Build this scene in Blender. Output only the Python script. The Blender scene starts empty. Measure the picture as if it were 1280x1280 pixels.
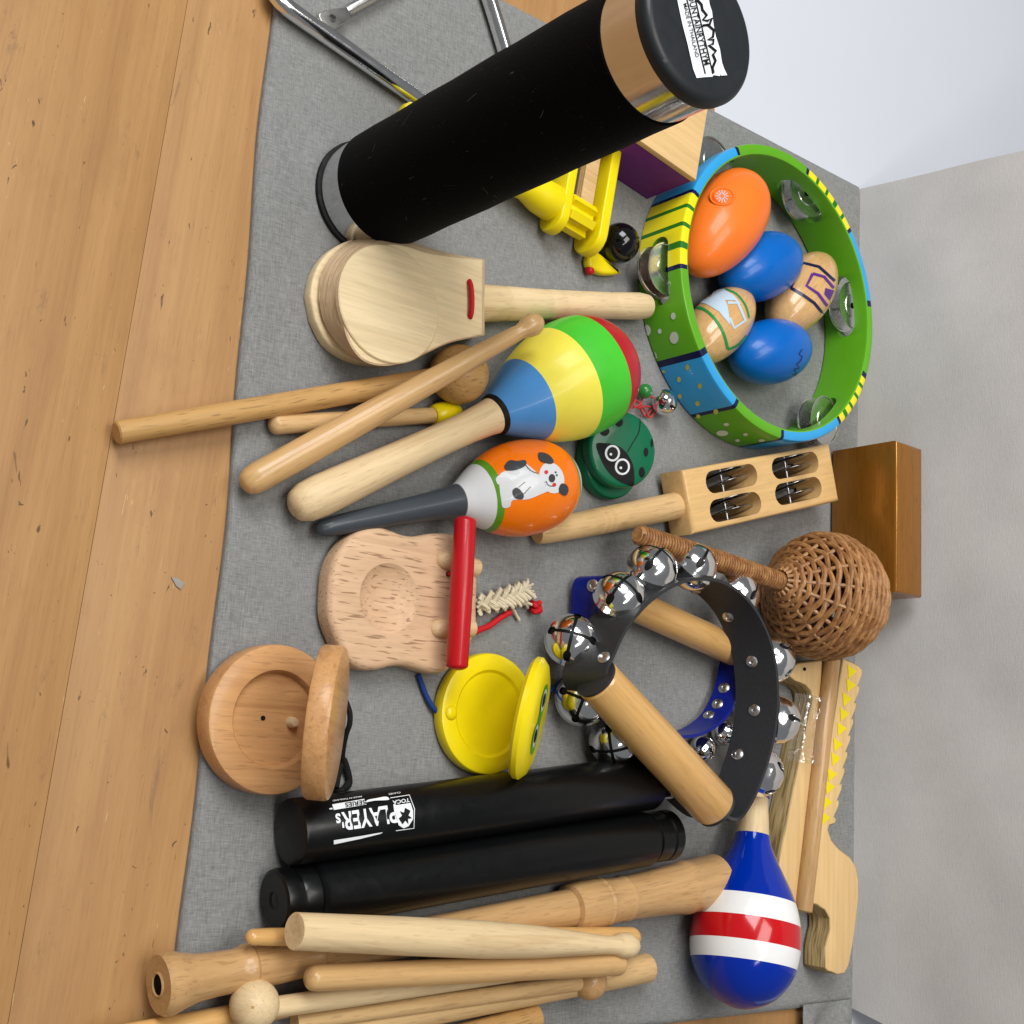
import bpy, bmesh, math, random
import numpy as np
from mathutils import Vector, Matrix
from mathutils.bvhtree import BVHTree
random.seed(7)
SC = bpy.context.scene
COL = SC.collection
# ------------------------------------------------------------------ camera (the photo is turned: its right side is up)
F = 1640.0                                   # focal length in pixels of the 1280 px photograph
_dn = Vector((-1380, 226, F)).normalized()
ZW = -_dn
XW = Vector((-610, 9240, -F)); XW = (XW - ZW * XW.dot(ZW)).normalized()
YW = ZW.cross(XW)
R3 = Matrix((XW, YW, ZW))                    # camera (right, down, forward) -> world
CAM = -0.85 * (R3 @ Vector((0, 0, 1)))
cd = bpy.data.cameras.new('camera'); cam = bpy.data.objects.new('camera', cd); COL.objects.link(cam)
cd.sensor_width = 36; cd.lens = 36 * F / 1280; cd.clip_start = 0.01; cd.clip_end = 50
_cx, _cy, _cz = R3 @ Vector((1, 0, 0)), R3 @ Vector((0, -1, 0)), R3 @ Vector((0, 0, -1))
cam.matrix_world = Matrix(((_cx[0], _cy[0], _cz[0], CAM[0]), (_cx[1], _cy[1], _cz[1], CAM[1]), (_cx[2], _cy[2], _cz[2], CAM[2]), (0, 0, 0, 1)))
SC.camera = cam
# ------------------------------------------------------------------ light
w = bpy.data.worlds.new('World'); SC.world = w; w.use_nodes = True
w.node_tree.nodes['Background'].inputs[0].default_value = (0.95, 0.97, 1.0, 1)
w.node_tree.nodes['Background'].inputs[1].default_value = 0.17
def area(name, loc, target, sx, sy, power, col):
    l = bpy.data.lights.new(name, 'AREA'); l.shape = 'RECTANGLE'; l.size = sx; l.size_y = sy; l.energy = power; l.color = col
    o = bpy.data.objects.new(name, l); COL.objects.link(o); o.location = loc
    o.rotation_euler = (Vector(target) - Vector(loc)).to_track_quat('-Z', 'Y').to_euler()
    return o
area('ceiling_lamp', (-0.25, -0.15, 2.1), (0, 0.15, 0), 1.1, 0.8, 21, (1.0, 0.97, 0.92))
area('window_lamp', (-1.40, -0.95, 1.85), (0, 0.1, 0), 1.1, 1.2, 47, (0.97, 0.98, 1.0))
area('tube_lamp', (0.75, -0.5, 2.3), (0.1, 0.1, 0), 0.12, 1.2, 7, (1.0, 0.98, 0.95))
SC.view_settings.view_transform = 'Standard'; SC.view_settings.look = 'None'
SC.view_settings.exposure = 0.0; SC.view_settings.gamma = 1.0
# ------------------------------------------------------------------ geometry helpers
def ray(px, py): return R3 @ Vector((px - 640, py - 640, F))
def P(px, py, z=0.0):
    d = ray(px, py); return CAM + d * ((z - CAM.z) / d.z)
def PY(px, py, y):
    d = ray(px, py); return CAM + d * ((y - CAM.y) / d.y)
def pj(v):
    q = R3.transposed() @ (Vector(v) - CAM); return Vector((q.x / q.z * F + 640, q.y / q.z * F + 640)), q.z
def dep(v): return pj(v)[1]
def m_px(v): return dep(v) / F               # metres per pixel at a point
def up_to(base, px):                         # height above base whose picture has x = px
    lo, hi = 0.0, 0.5
    for _ in range(50):
        mid = (lo + hi) / 2
        if pj(Vector(base) + Vector((0, 0, mid)))[0].x < px: lo = mid
        else: hi = mid
    return lo
GEO = {}
def Rfr(o, z, xhint=(1, 0, 0)):              # frame with local Z along z
    z = Vector(z).normalized(); x = Vector(xhint); x = x - z * x.dot(z)
    if x.length < 1e-4: x = Vector((0, 1, 0)) - z * z.y
    x.normalize(); y = z.cross(x); o = Vector(o)
    return Matrix(((x[0], y[0], z[0], o[0]), (x[1], y[1], z[1], o[1]), (x[2], y[2], z[2], o[2]), (0, 0, 0, 1)))
def place(o, parent, fr):
    COL.objects.link(o)
    if parent is not None:
        o.parent = parent
        pm = WM[parent.name]
        o.matrix_parent_inverse = pm.inverted()
    o.matrix_basis = fr
    WM[o.name] = fr.copy()
WM = {}
def mk(name, verts, faces, mats, parent=None, fr=None, fm=None, smooth=True, ang=38):
    """mesh object from world-space vertices; fr = its own frame (for grain)"""
    verts = [Vector(v) for v in verts]
    if fr is None:
        c = sum(verts, Vector()) / len(verts); fr = Matrix.Translation(c)
    inv = fr.inverted()
    me = bpy.data.meshes.new(name)
    me.from_pydata([inv @ v for v in verts], [], faces)
    if not isinstance(mats, (list, tuple)): mats = [mats]
    for m in mats: me.materials.append(m)
    if fm is not None: me.polygons.foreach_set('material_index', fm)
    me.polygons.foreach_set('use_smooth', [smooth] * len(me.polygons))
    me.update()
    bm = bmesh.new(); bm.from_mesh(me); bmesh.ops.recalc_face_normals(bm, faces=bm.faces); bm.to_mesh(me); bm.free()
    if smooth: me.set_sharp_from_angle(angle=math.radians(ang))
    o = bpy.data.objects.new(name, me); place(o, parent, fr)
    GEO[o.name] = (verts, faces)
    return o
def tag(o, label=None, cat=None, group=None, kind=None):
    if label: o['label'] = label
    if cat: o['category'] = cat
    if group: o['group'] = group
    if kind: o['kind'] = kind
    return o
def thing(name, label, cat, loc, group=None):
    o = bpy.data.objects.new(name, None); o.empty_display_size = 0.02
    COL.objects.link(o); fr = Matrix.Translation(Vector(loc)); o.matrix_basis = fr; WM[o.name] = fr
    return tag(o, label, cat, group)
def spl(pts, n=6, closed=False):             # Catmull-Rom through points of any dimension
    pts = [np.array(p, float) for p in pts]; out = []; N = len(pts)
    rng = range(N) if closed else range(N - 1)
    for i in rng:
        if closed: p0, p1, p2, p3 = pts[i - 1], pts[i], pts[(i + 1) % N], pts[(i + 2) % N]
        else: p0, p1, p2, p3 = pts[max(i - 1, 0)], pts[i], pts[i + 1], pts[min(i + 2, N - 1)]
        for k in range(n):
            t = k / n
            out.append(0.5 * ((2 * p1) + (-p0 + p2) * t + (2 * p0 - 5 * p1 + 4 * p2 - p3) * t * t + (-p0 + 3 * p1 - 3 * p2 + p3) * t ** 3))
    if not closed: out.append(pts[-1])
    return [tuple(float(v) for v in p) for p in out]
def lathe_m(name, A, axis, prof, mats, parent=None, seg=40, ang=38, xhint=(0, 0, 1), closed_prof=False):
    """prof: (distance along axis, radius, material index of the strip that starts here) in metres"""
    fr = Rfr(A, axis, xhint); V = []; FC = []; FM = []
    rings = []
    for d, r, *_ in prof:
        if r <= 1e-7:
            rings.append([len(V)]); V.append(fr @ Vector((0, 0, d)))
        else:
            rings.append(list(range(len(V), len(V) + seg)))
            for k in range(seg):
                a = 2 * math.pi * k / seg; V.append(fr @ Vector((r * math.cos(a), r * math.sin(a), d)))
    n = len(rings)
    for i in range(n if closed_prof else n - 1):
        a, b = rings[i], rings[(i + 1) % n]; mi = prof[i][2] if len(prof[i]) > 2 else 0
        if len(a) == 1 and len(b) == 1: continue
        for k in range(seg):
            k2 = (k + 1) % seg
            if len(a) == 1: FC.append((a[0], b[k2], b[k]))
            elif len(b) == 1: FC.append((a[k], a[k2], b[0]))
            else: FC.append((a[k], a[k2], b[k2], b[k]))
            FM.append(mi)
    if not closed_prof:
        for rg, mi in ((rings[0], prof[0]), (rings[-1], prof[-1])):
            if len(rg) > 1: FC.append(tuple(rg)); FM.append(mi[2] if len(mi) > 2 else 0)
    return mk(name, V, FC, mats, parent, fr, FM, ang=ang)
def axpt(A, B, s):                           # point of the line A-B seen at fraction s of its picture
    dA, dB = dep(A), dep(B); t = s * dA / (dB * (1 - s) + s * dA); return A + (B - A) * t, t
def lathe(name, A, B, prof, mats, parent=None, seg=40, ang=38):
    """prof: (fraction of the picture length A-B, radius in pixels, material)"""
    L = (B - A).length; out = []
    for s, r, *m in prof:
        p, t = axpt(A, B, s); out.append((t * L, r * m_px(p), *m))
    return lathe_m(name, A, B - A, out, mats, parent, seg, ang)
def tube(name, pts, r, mat, parent=None, seg=10, closed=False, smooth_n=0, caps=True, radii=None):
    if smooth_n: pts = spl(pts, smooth_n, closed)
    pts = [Vector(p) for p in pts]; n = len(pts)
    V = []; FC = []; up = None
    for i, p in enumerate(pts):
        if closed: t = pts[(i + 1) % n] - pts[i - 1]
        else: t = pts[min(i + 1, n - 1)] - pts[max(i - 1, 0)]
        t.normalize()
        if up is None: up = Vector((0, 0, 1)) if abs(t.z) < .9 else Vector((1, 0, 0))
        up = (up - t * up.dot(t)).normalized(); s = t.cross(up)
        rr = radii[i] if radii else r
        for k in range(seg):
            a = 2 * math.pi * k / seg; V.append(p + up * (rr * math.cos(a)) + s * (rr * math.sin(a)))
    for i in range(n if closed else n - 1):
        j = (i + 1) % n
        for k in range(seg):
            k2 = (k + 1) % seg; FC.append((i * seg + k, i * seg + k2, j * seg + k2, j * seg + k))
    if not closed and caps: FC.append(tuple(range(seg))); FC.append(tuple(range((n - 1) * seg, n * seg)))
    return mk(name, V, FC, mat, parent)
def offset2(pts, d):                         # move a closed outline inwards by d
    n = len(pts); a = sum(pts[i][0] * pts[(i + 1) % n][1] - pts[(i + 1) % n][0] * pts[i][1] for i in range(n))
    s = 1 if a > 0 else -1; out = []
    for i in range(n):
        p0, p1, p2 = Vector(pts[i - 1]), Vector(pts[i]), Vector(pts[(i + 1) % n])
        e1 = (p1 - p0).normalized() if (p1 - p0).length > 1e-9 else Vector((0, 0)); e2 = (p2 - p1).normalized() if (p2 - p1).length > 1e-9 else Vector((0, 0))
        t = (e1 + e2)
        if t.length < 1e-6: out.append(tuple(p1)); continue
        t.normalize(); nrm = Vector((-t.y, t.x)) * s
        c = max(0.5, nrm.dot(Vector((-e1.y, e1.x)) * s)); out.append(tuple(p1 + nrm * (d / c)))
    return out
def plate(name, outline, z0, z1, mats, parent=None, bev=0.001, grain=(1, 0), fr=None, steps=3, side_mat=0, bev_bot=None):
    """outline = 2D world points (or points of frame fr), extruded z0..z1 with rounded edges"""
    if bev_bot is None: bev_bot = bev
    lv = []
    for k in range(steps + 1):
        a = math.pi / 2 * k / steps; lv.append((z0 + bev_bot * (1 - math.sin(a)), bev_bot * (1 - math.cos(a)) if False else bev_bot * (1 - math.sin(math.acos(max(-1, min(1, 1 - math.sin(a))))))))
    lv = [(z0 + bev_bot * (1 - math.cos(math.pi / 2 * k / steps)), bev_bot * (1 - math.sin(math.pi / 2 * k / steps))) for k in range(steps + 1)]
    lv += [(z1 - bev * (1 - math.cos(math.pi / 2 * k / steps)), bev * (1 - math.sin(math.pi / 2 * k / steps))) for k in range(steps, -1, -1)]
    n = len(outline); V = []; FC = []; FM = []
    M = fr if fr is not None else Matrix.Identity(4)
    for z, ins in lv:
        for p in (offset2(outline, ins) if ins > 1e-7 else outline): V.append(M @ Vector((p[0], p[1], z)))
    for i in range(len(lv) - 1):
        for k in range(n):
            k2 = (k + 1) % n; FC.append((i * n + k, i * n + k2, (i + 1) * n + k2, (i + 1) * n + k)); FM.append(side_mat)
    FC.append(tuple(range(n - 1, -1, -1))); FM.append(0); FC.append(tuple(range((len(lv) - 1) * n, len(lv) * n))); FM.append(0)
    c = sum(V, Vector()) / len(V); g = M.to_3x3() @ Vector((grain[0], grain[1], 0))
    of = Rfr(c, M.to_3x3() @ Vector((0, 0, 1)), g)
    return mk(name, V, FC, mats, parent, of, FM, ang=40)
def pxo(pts, z): return [tuple(P(x, y, z).xy) for x, y in pts]     # picture outline -> outline at height z
def box(name, fr, size, mat, parent=None, bev=0.001):
    sx, sy, sz = size
    return plate(name, [(-sx / 2, -sy / 2), (sx / 2, -sy / 2), (sx / 2, sy / 2), (-sx / 2, sy / 2)], -sz / 2, sz / 2, mat, parent, bev, fr=fr)
def stadium(L, h, n=10, cx=0, cy=0):         # total length L, height h
    r = h / 2; e = L / 2 - r; out = []
    for k in range(n + 1): a = -math.pi / 2 + math.pi * k / n; out.append((cx + e + r * math.cos(a), cy + r * math.sin(a)))
    for k in range(n + 1): a = math.pi / 2 + math.pi * k / n; out.append((cx - e + r * math.cos(a), cy + r * math.sin(a)))
    return out
def circ(cx, cy, rx, ry=None, n=32, rot=0):
    ry = rx if ry is None else ry; c, s = math.cos(rot), math.sin(rot)
    return [(cx + rx * math.cos(2 * math.pi * k / n) * c - ry * math.sin(2 * math.pi * k / n) * s, cy + rx * math.cos(2 * math.pi * k / n) * s + ry * math.sin(2 * math.pi * k / n) * c) for k in range(n)]
def cut(o, cutters):                         # boolean difference; the cutters are removed
    for c in cutters:
        m = o.modifiers.new('cut', 'BOOLEAN'); m.operation = 'DIFFERENCE'; m.solver = 'EXACT'; m.object = c
    bpy.context.view_layer.update()
    dg = bpy.context.evaluated_depsgraph_get()
    me = bpy.data.meshes.new_from_object(o.evaluated_get(dg))
    o.modifiers.clear(); o.data = me; me.set_sharp_from_angle(angle=math.radians(38))
    for c in cutters: bpy.data.objects.remove(c)
    mw = WM[o.name]; GEO[o.name] = ([mw @ v.co for v in me.vertices], [tuple(p.vertices) for p in me.polygons])
    return o
def bvh(*objs):
    V = []; FC = []
    for o in objs:
        v, f = GEO[o.name]; b = len(V); V += v; FC += [tuple(i + b for i in q) for q in f]
    return BVHTree.FromPolygons(V, FC)
def hit(tree, px, py):
    d = ray(px, py).normalized(); loc, n, _, _ = tree.ray_cast(CAM, d)
    if loc is None:
        best = None
        for k in range(40, 130):
            q = CAM + d * (k * 0.01); l, nn, _, dist = tree.find_nearest(q)
            if best is None or dist < best[2]: best = (l, nn, dist)
        loc, n = best[0], best[1]
    if n.dot(d) > 0: n = -n
    return loc, n
def decal(name, polys, tree, mat, parent, off=0.00035, maxe=5.0):
    """paint: outlines seen in the picture laid on the surface they belong to"""
    V = []; FC = []
    for poly in polys:
        bm = bmesh.new(); bm.faces.new([bm.verts.new((x, y, 0)) for x, y in poly])
        bmesh.ops.triangulate(bm, faces=bm.faces)
        for _ in range(4):
            es = [e for e in bm.edges if e.calc_length() > maxe]
            if not es: break
            bmesh.ops.subdivide_edges(bm, edges=es, cuts=1); bmesh.ops.triangulate(bm, faces=bm.faces)
        b = len(V); bm.verts.index_update()
        for v in bm.verts:
            l, n = hit(tree, v.co.x, v.co.y); V.append(l + n * off)
        for f in bm.faces: FC.append(tuple(v.index + b for v in f.verts))
        bm.free()
    o = mk(name, V, FC, mat, parent); return o
def stroke(pts, wd, closed=False):
    out = []; n = len(pts)
    offs = []
    for i in range(n):
        p0 = Vector(pts[i - 1]) if (closed or i > 0) else Vector(pts[i]); p1 = Vector(pts[(i + 1) % n]) if (closed or i < n - 1) else Vector(pts[i])
        t = (p1 - p0); t = t.normalized() if t.length > 1e-6 else Vector((1, 0)); offs.append(Vector((-t.y, t.x)) * wd / 2)
    for i in range(n if closed else n - 1):
        j = (i + 1) % n; a, b = Vector(pts[i]), Vector(pts[j])
        out.append([tuple(a + offs[i]), tuple(b + offs[j]), tuple(b - offs[j]), tuple(a - offs[i])])
    return out
def text(name, s, org, rd, upv, size, tree, mat, parent, off=0.0006, bold=0.0, sx=1.0):
    cu = bpy.data.curves.new(name, 'FONT'); cu.body = s; cu.size = 1.0; cu.resolution_u = 3; cu.offset = bold
    o = bpy.data.objects.new('tmp_text', cu); COL.objects.link(o); bpy.context.view_layer.update()
    me = bpy.data.meshes.new_from_object(o.evaluated_get(bpy.context.evaluated_depsgraph_get()))
    bpy.data.objects.remove(o)
    V = []
    for v in me.vertices:
        x = org[0] + (v.co.x * rd[0] * sx + v.co.y * upv[0]) * size; y = org[1] + (v.co.x * rd[1] * sx + v.co.y * upv[1]) * size
        l, n = hit(tree, x, y); V.append(l + n * off)
    return mk(name, V, [tuple(p.vertices) for p in me.polygons], mat, parent, smooth=False)
def zz(ox, oy, sc):                          # coordinates read from an enlarged view of the photo
    return lambda pts: [(ox + x / sc, oy + y / sc) for x, y in pts]
# ------------------------------------------------------------------ materials
def srgb(r, g, b):
    f = lambda c: (c / 255 / 12.92) if c / 255 <= .04045 else ((c / 255 + .055) / 1.055) ** 2.4
    return (f(r), f(g), f(b), 1)
class NT:
    def __init__(s, name):
        s.m = bpy.data.materials.new(name); s.m.use_nodes = True; s.t = s.m.node_tree; s.b = s.t.nodes['Principled BSDF']
    def n(s, typ, **kw):
        x = s.t.nodes.new(typ)
        for k, v in kw.items():
            if k.startswith('_'): setattr(x, k[1:], v)
            else:
                key = int(k[1:]) if k[0] == 'i' and k[1:].isdigit() else k.replace('__', ' ')
                x.inputs[key].default_value = v
        return x
    def l(s, a, b): s.t.links.new(a, b)
    def ramp(s, fac, stops):
        r = s.n('ShaderNodeValToRGB'); e = r.color_ramp.elements
        while len(e) < len(stops): e.new(0.5)
        for q, (p, c) in zip(e, stops): q.position = p; q.color = c if len(c) == 4 else (*c, 1)
        s.l(fac, r.inputs[0]); return r.outputs[0]
    def mix(s, fac, a, b, blend='MIX'):
        x = s.n('ShaderNodeMix', _data_type='RGBA', _blend_type=blend)
        for sock, v in ((x.inputs[0], fac), (x.inputs[6], a), (x.inputs[7], b)):
            if isinstance(v, (int, float)): sock.default_value = v
            elif isinstance(v, tuple): sock.default_value = v
            else: s.l(v, sock)
        return x.outputs[2]
    def noise(s, vec, scale, detail=3, rough=.55, dist=0):
        x = s.n('ShaderNodeTexNoise', Scale=scale, Detail=detail, Roughness=rough, Distortion=dist); s.l(vec, x.inputs['Vector']); return x.outputs[0]
    def coords(s, scale, rnd=True):
        tc = s.n('ShaderNodeTexCoord'); mp = s.n('ShaderNodeMapping', Scale=scale)
        if rnd:
            oi = s.n('ShaderNodeObjectInfo'); mu = s.n('ShaderNodeVectorMath', _operation='SCALE'); s.l(oi.outputs['Random'], mu.inputs['Scale']); mu.inputs[0].default_value = (3.1, 1.7, 2.3)
            ad = s.n('ShaderNodeVectorMath', _operation='ADD'); s.l(tc.outputs['Object'], ad.inputs[0]); s.l(mu.outputs[0], ad.inputs[1]); s.l(ad.outputs[0], mp.inputs[0])
        else: s.l(tc.outputs['Object'], mp.inputs[0])
        return mp.outputs[0]
    def bump(s, h, strength, dist=0.0005):
        b = s.n('ShaderNodeBump', Strength=strength, Distance=dist); s.l(h, b.inputs['Height']); s.l(b.outputs[0], s.b.inputs['Normal'])
def dk(c, k): return (c[0] * k, c[1] * k, c[2] * k, 1)
def wood(name, base, dark=None, axis='Z', fleck=.35, rough=.5, coat=0., band=.5, across=70, fscale=1.0):
    t = NT(name); dark = dark or dk(base, .62)
    def sc(a, l): return (l, a, a) if axis == 'X' else ((a, l, a) if axis == 'Y' else (a, a, l))
    v1 = t.coords(sc(across, across * .07)); g = t.noise(v1, 1.0, 4, .6, 1.2)
    v2 = t.coords(sc(across * 6, across * .25)); g2 = t.noise(v2, 1.0, 3, .6)
    c = t.ramp(g, [(.30, dk(dark, 1)), (.48, base), (.75, dk(base, 1.1))])
    c = t.mix(band, base, c)
    c = t.mix(.30, c, t.ramp(g2, [(.35, dk(base, .7)), (.65, dk(base, 1.12))]))
    v3 = t.coords(sc(750 * fscale, 75 * fscale)); fl = t.noise(v3, 1.0, 1, .5)
    fm = t.ramp(fl, [(.60, (0, 0, 0)), (.70, (1, 1, 1))]); fs = t.n('ShaderNodeMath', _operation='MULTIPLY', i1=fleck); t.l(fm, fs.inputs[0])
    c = t.mix(fs.outputs[0], c, dk(dark, .55))
    t.l(c, t.b.inputs['Base Color'])
    t.b.inputs['Roughness'].default_value = rough; t.b.inputs['Specular IOR Level'].default_value = .3; t.b.inputs['Coat Weight'].default_value = coat * .7; t.b.inputs['Coat Roughness'].default_value = .12
    t.bump(g2, .12, .0004); return t.m
def paint(name, col, rough=.3, coat=.4, var=.08, bump=.03):
    t = NT(name); v = t.coords((60, 60, 60)); g = t.noise(v, 1.0, 3)
    cc_ = t.mix(g, dk(col, 1 - var), dk(col, 1 + var)); sp_ = t.noise(t.coords((320, 320, 320)), 1.0, 4, .7, 1.0)
    cc_ = t.mix(t.ramp(sp_, [(.68, (0, 0, 0)), (.76, (.45, .45, .45))]), cc_, dk(col, .55)); t.l(cc_, t.b.inputs['Base Color'])
    v2 = t.coords((55, 55, 55)); g2 = t.noise(v2, 1.0, 5, .7, 1.5)
    rr = t.n('ShaderNodeMapRange', i3=rough * .5, i4=rough * 1.7); t.l(g2, rr.inputs[0]); t.l(rr.outputs[0], t.b.inputs['Roughness'])
    t.b.inputs['Coat Weight'].default_value = coat * .6; t.b.inputs['Coat Roughness'].default_value = .07; t.b.inputs['Specular IOR Level'].default_value = .28
    t.bump(g, bump, .0006); return t.m
def metal(name, col, rough):
    t = NT(name); v = t.coords((120, 120, 120)); g = t.noise(v, 1.0, 3)
    t.l(t.mix(g, dk(col, .85), col), t.b.inputs['Base Color']); t.b.inputs['Metallic'].default_value = 1
    rr = t.n('ShaderNodeMapRange', i3=rough * .6, i4=rough * 1.5); t.l(g, rr.inputs[0]); t.l(rr.outputs[0], t.b.inputs['Roughness'])
    t.bump(g, .05, .001); return t.m
def cloth(name, c1, c2, stain=.12):
    t = NT(name)
    va = t.coords((1900, 170, 900), False); vb = t.coords((170, 1900, 900), False)
    a = t.noise(va, 1.0, 2); b = t.noise(vb, 1.0, 2)
    ad = t.n('ShaderNodeMath', _operation='ADD'); t.l(a, ad.inputs[0]); t.l(b, ad.inputs[1])
    hf = t.n('ShaderNodeMath', _operation='MULTIPLY', i1=.5); t.l(ad.outputs[0], hf.inputs[0])
    c = t.ramp(hf.outputs[0], [(.30, c1), (.70, c2)])
    big = t.noise(t.coords((7, 7, 7), False), 1.0, 4, .6); c = t.mix(stain, c, t.ramp(big, [(.35, dk(c1, .8)), (.7, dk(c2, 1.25))]))
    t.l(c, t.b.inputs['Base Color']); t.b.inputs['Roughness'].default_value = .95; t.b.inputs['Specular IOR Level'].default_value = .15
    t.bump(hf.outputs[0], .5, .0006); return t.m
MT = {}
MT['pale'] = wood('pale_wood', srgb(222, 196, 152), srgb(176, 138, 92), 'Z', .2, .5, .05, .6)
MT['pale_x'] = wood('pale_wood_flat', srgb(228, 206, 164), srgb(200, 170, 126), 'X', .12, .5, .05, .45)
MT['peg'] = wood('peg_wood', srgb(220, 188, 144), srgb(186, 146, 104), 'Z', .3, .5, .05, .4)
MT['birch'] = wood('birch_wood', srgb(212, 176, 124), srgb(168, 124, 76), 'Z', .3, .42, .15, .65)
MT['ramin'] = wood('oiled_wood', srgb(192, 150, 92), srgb(150, 108, 58), 'Z', .55, .45, .1, .5)
MT['maple'] = wood('maple_wood', srgb(206, 166, 112), srgb(166, 120, 72), 'Z', .18, .32, .35, .45)
MT['pine'] = wood('varnished_handle_wood', srgb(214, 168, 104), srgb(182, 128, 68), 'Z', .2, .26, .6, .6, 60)
MT['beech_x'] = wood('beech_wood', srgb(202, 152, 100), srgb(158, 106, 62), 'X', .3, .4, .25, .6)
MT['beechpale_x'] = wood('pale_beech_wood', srgb(212, 176, 140), srgb(174, 130, 94), 'X', .75, .55, 0, .5, 70, 1.0)
MT['block_x'] = wood('varnished_block_wood', srgb(220, 180, 120), srgb(188, 140, 84), 'X', .12, .3, .4, .5, 50)
MT['recorder'] = wood('pear_wood', srgb(194, 154, 104), srgb(150, 108, 64), 'Z', .3, .35, .3, .6)
MT['ply_x'] = wood('plywood_face', srgb(224, 188, 132), srgb(200, 158, 102), 'X', .08, .5, .05, .4, 45)
def plyside():
    t = NT('plywood_edge'); v = t.coords((40, 40, 620)); g = t.noise(v, 1.0, 2, .5, .4)
    c = t.ramp(g, [(.38, srgb(128, 104, 62)), (.52, srgb(176, 150, 100)), (.7, srgb(196, 172, 122))])
    t.l(c, t.b.inputs['Base Color']); t.b.inputs['Roughness'].default_value = .7; return t.m
MT['plyside'] = plyside()
def endgrain():
    t = NT('end_grain_wood'); v = t.coords((35, 35, 420)); wv = t.noise(v, 1.0, 3, .6, 2.5)
    c = t.ramp(wv, [(.35, srgb(192, 160, 124)), (.6, srgb(220, 194, 156))]); t.l(c, t.b.inputs['Base Color']); t.b.inputs['Roughness'].default_value = .6; return t.m
MT['endgrain'] = endgrain()
MT['brownbox'] = wood('bronze_lacquer', srgb(156, 102, 34), srgb(124, 76, 22), 'X', .25, .26, .5, .3, 60); MT['brownbox'].node_tree.nodes['Principled BSDF'].inputs['Metallic'].default_value = .45
for k, c, r, ct in (('yellow', (236, 214, 12), .32, .3), ('stripe_yellow', (246, 232, 84), .35, .2), ('stripe_blue', (80, 148, 214), .3, .3), ('stripe_green', (72, 196, 50), .35, .2), ('stripe_red', (176, 28, 38), .35, .2),
        ('orange', (252, 124, 10), .25, .4), ('grey_handle', (62, 68, 74), .35, .3), ('white_paint', (220, 222, 224), .3, .4), ('leaf_green', (92, 150, 30), .3, .4), ('orange_egg', (250, 122, 40), .32, .25),
        ('blue_egg', (0, 98, 186), .3, .25), ('lady_green', (6, 100, 66), .3, .25), ('black', (9, 9, 10), .6, 0), ('black_gloss', (10, 10, 12), .12, .8), ('red_bar', (186, 18, 28), .35, .3),
        ('tamb_green', (94, 166, 30), .35, .3), ('tamb_blue', (52, 160, 220), .3, .4), ('tamb_yellow', (240, 224, 30), .3, .4), ('navy', (16, 22, 66), .35, .3), ('stripe_dark_green', (38, 116, 30), .35, .3),
        ('dot_white', (222, 232, 214), .4, .2), ('dot_yellow', (204, 206, 96), .4, .2), ('royal', (0, 42, 156), .12, .5), ('flag_red', (196, 18, 26), .15, .7), ('flag_white', (236, 236, 234), .18, .6),
        ('purple', (108, 34, 124), .45, .1), ('purple_ink', (86, 40, 128), .4, .2), ('light_blue_ink', (184, 208, 224), .4, .2), ('green_ink', (30, 140, 62), .4, .2), ('frog_green', (82, 172, 24), .3, .4),
        ('clave', (9, 10, 11), .30, .10), ('label_white', (232, 236, 238), .45, .1), ('blue_strap', (14, 28, 120), .3, .4), ('cord_blue', (26, 56, 120), .7, 0), ('cord_red', (196, 28, 34), .6, 0),
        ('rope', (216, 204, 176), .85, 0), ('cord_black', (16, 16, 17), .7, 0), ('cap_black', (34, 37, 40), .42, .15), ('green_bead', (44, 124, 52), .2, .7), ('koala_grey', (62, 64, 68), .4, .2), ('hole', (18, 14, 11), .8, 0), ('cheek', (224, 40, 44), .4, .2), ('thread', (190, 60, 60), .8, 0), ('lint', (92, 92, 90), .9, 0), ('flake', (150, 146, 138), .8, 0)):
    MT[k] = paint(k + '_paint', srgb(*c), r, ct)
def velvet():
    t = NT('black_velvet'); v = t.coords((900, 900, 900)); g = t.noise(v, 1.0, 2)
    lint = t.noise(t.coords((260, 260, 90)), 1.0, 5, .7, 3.0)
    c = t.mix(t.ramp(lint, [(.66, (0, 0, 0)), (.72, (.5, .5, .5))]), srgb(9, 9, 10), srgb(110, 110, 112))
    t.l(c, t.b.inputs['Base Color']); t.b.inputs['Roughness'].default_value = 1; t.b.inputs['Specular IOR Level'].default_value = .05
    t.b.inputs['Sheen Weight'].default_value = .03; t.b.inputs['Sheen Roughness'].default_value = .4; t.bump(g, .4, .001); return t.m
MT['velvet'] = velvet()
def leather():
    t = NT('black_leather'); g = t.noise(t.coords((500, 500, 500)), 1.0, 3)
    t.l(t.mix(g, srgb(28, 29, 31), srgb(46, 47, 50)), t.b.inputs['Base Color']); t.b.inputs['Roughness'].default_value = .5; t.bump(g, .25, .0005); return t.m
MT['leather'] = leather()
MT['chrome'] = metal('chrome', (.93, .93, .93, 1), .12); MT['steel'] = metal('brushed_steel', (.62, .62, .62, 1), .28)
MT['collar'] = metal('dull_steel_collar', (.66, .67, .68, 1), .15); MT['dark_jingle'] = metal('dark_steel_jingle', (.30, .30, .30, 1), .2); MT['jingle'] = metal('nickel_jingle', (.74, .74, .73, 1), .24); MT['nickel'] = metal('grey_nickel', (.62, .61, .58, 1), .3)
MT['dark_metal'] = metal('bell_inside', (.03, .03, .03, 1), .5)
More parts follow.
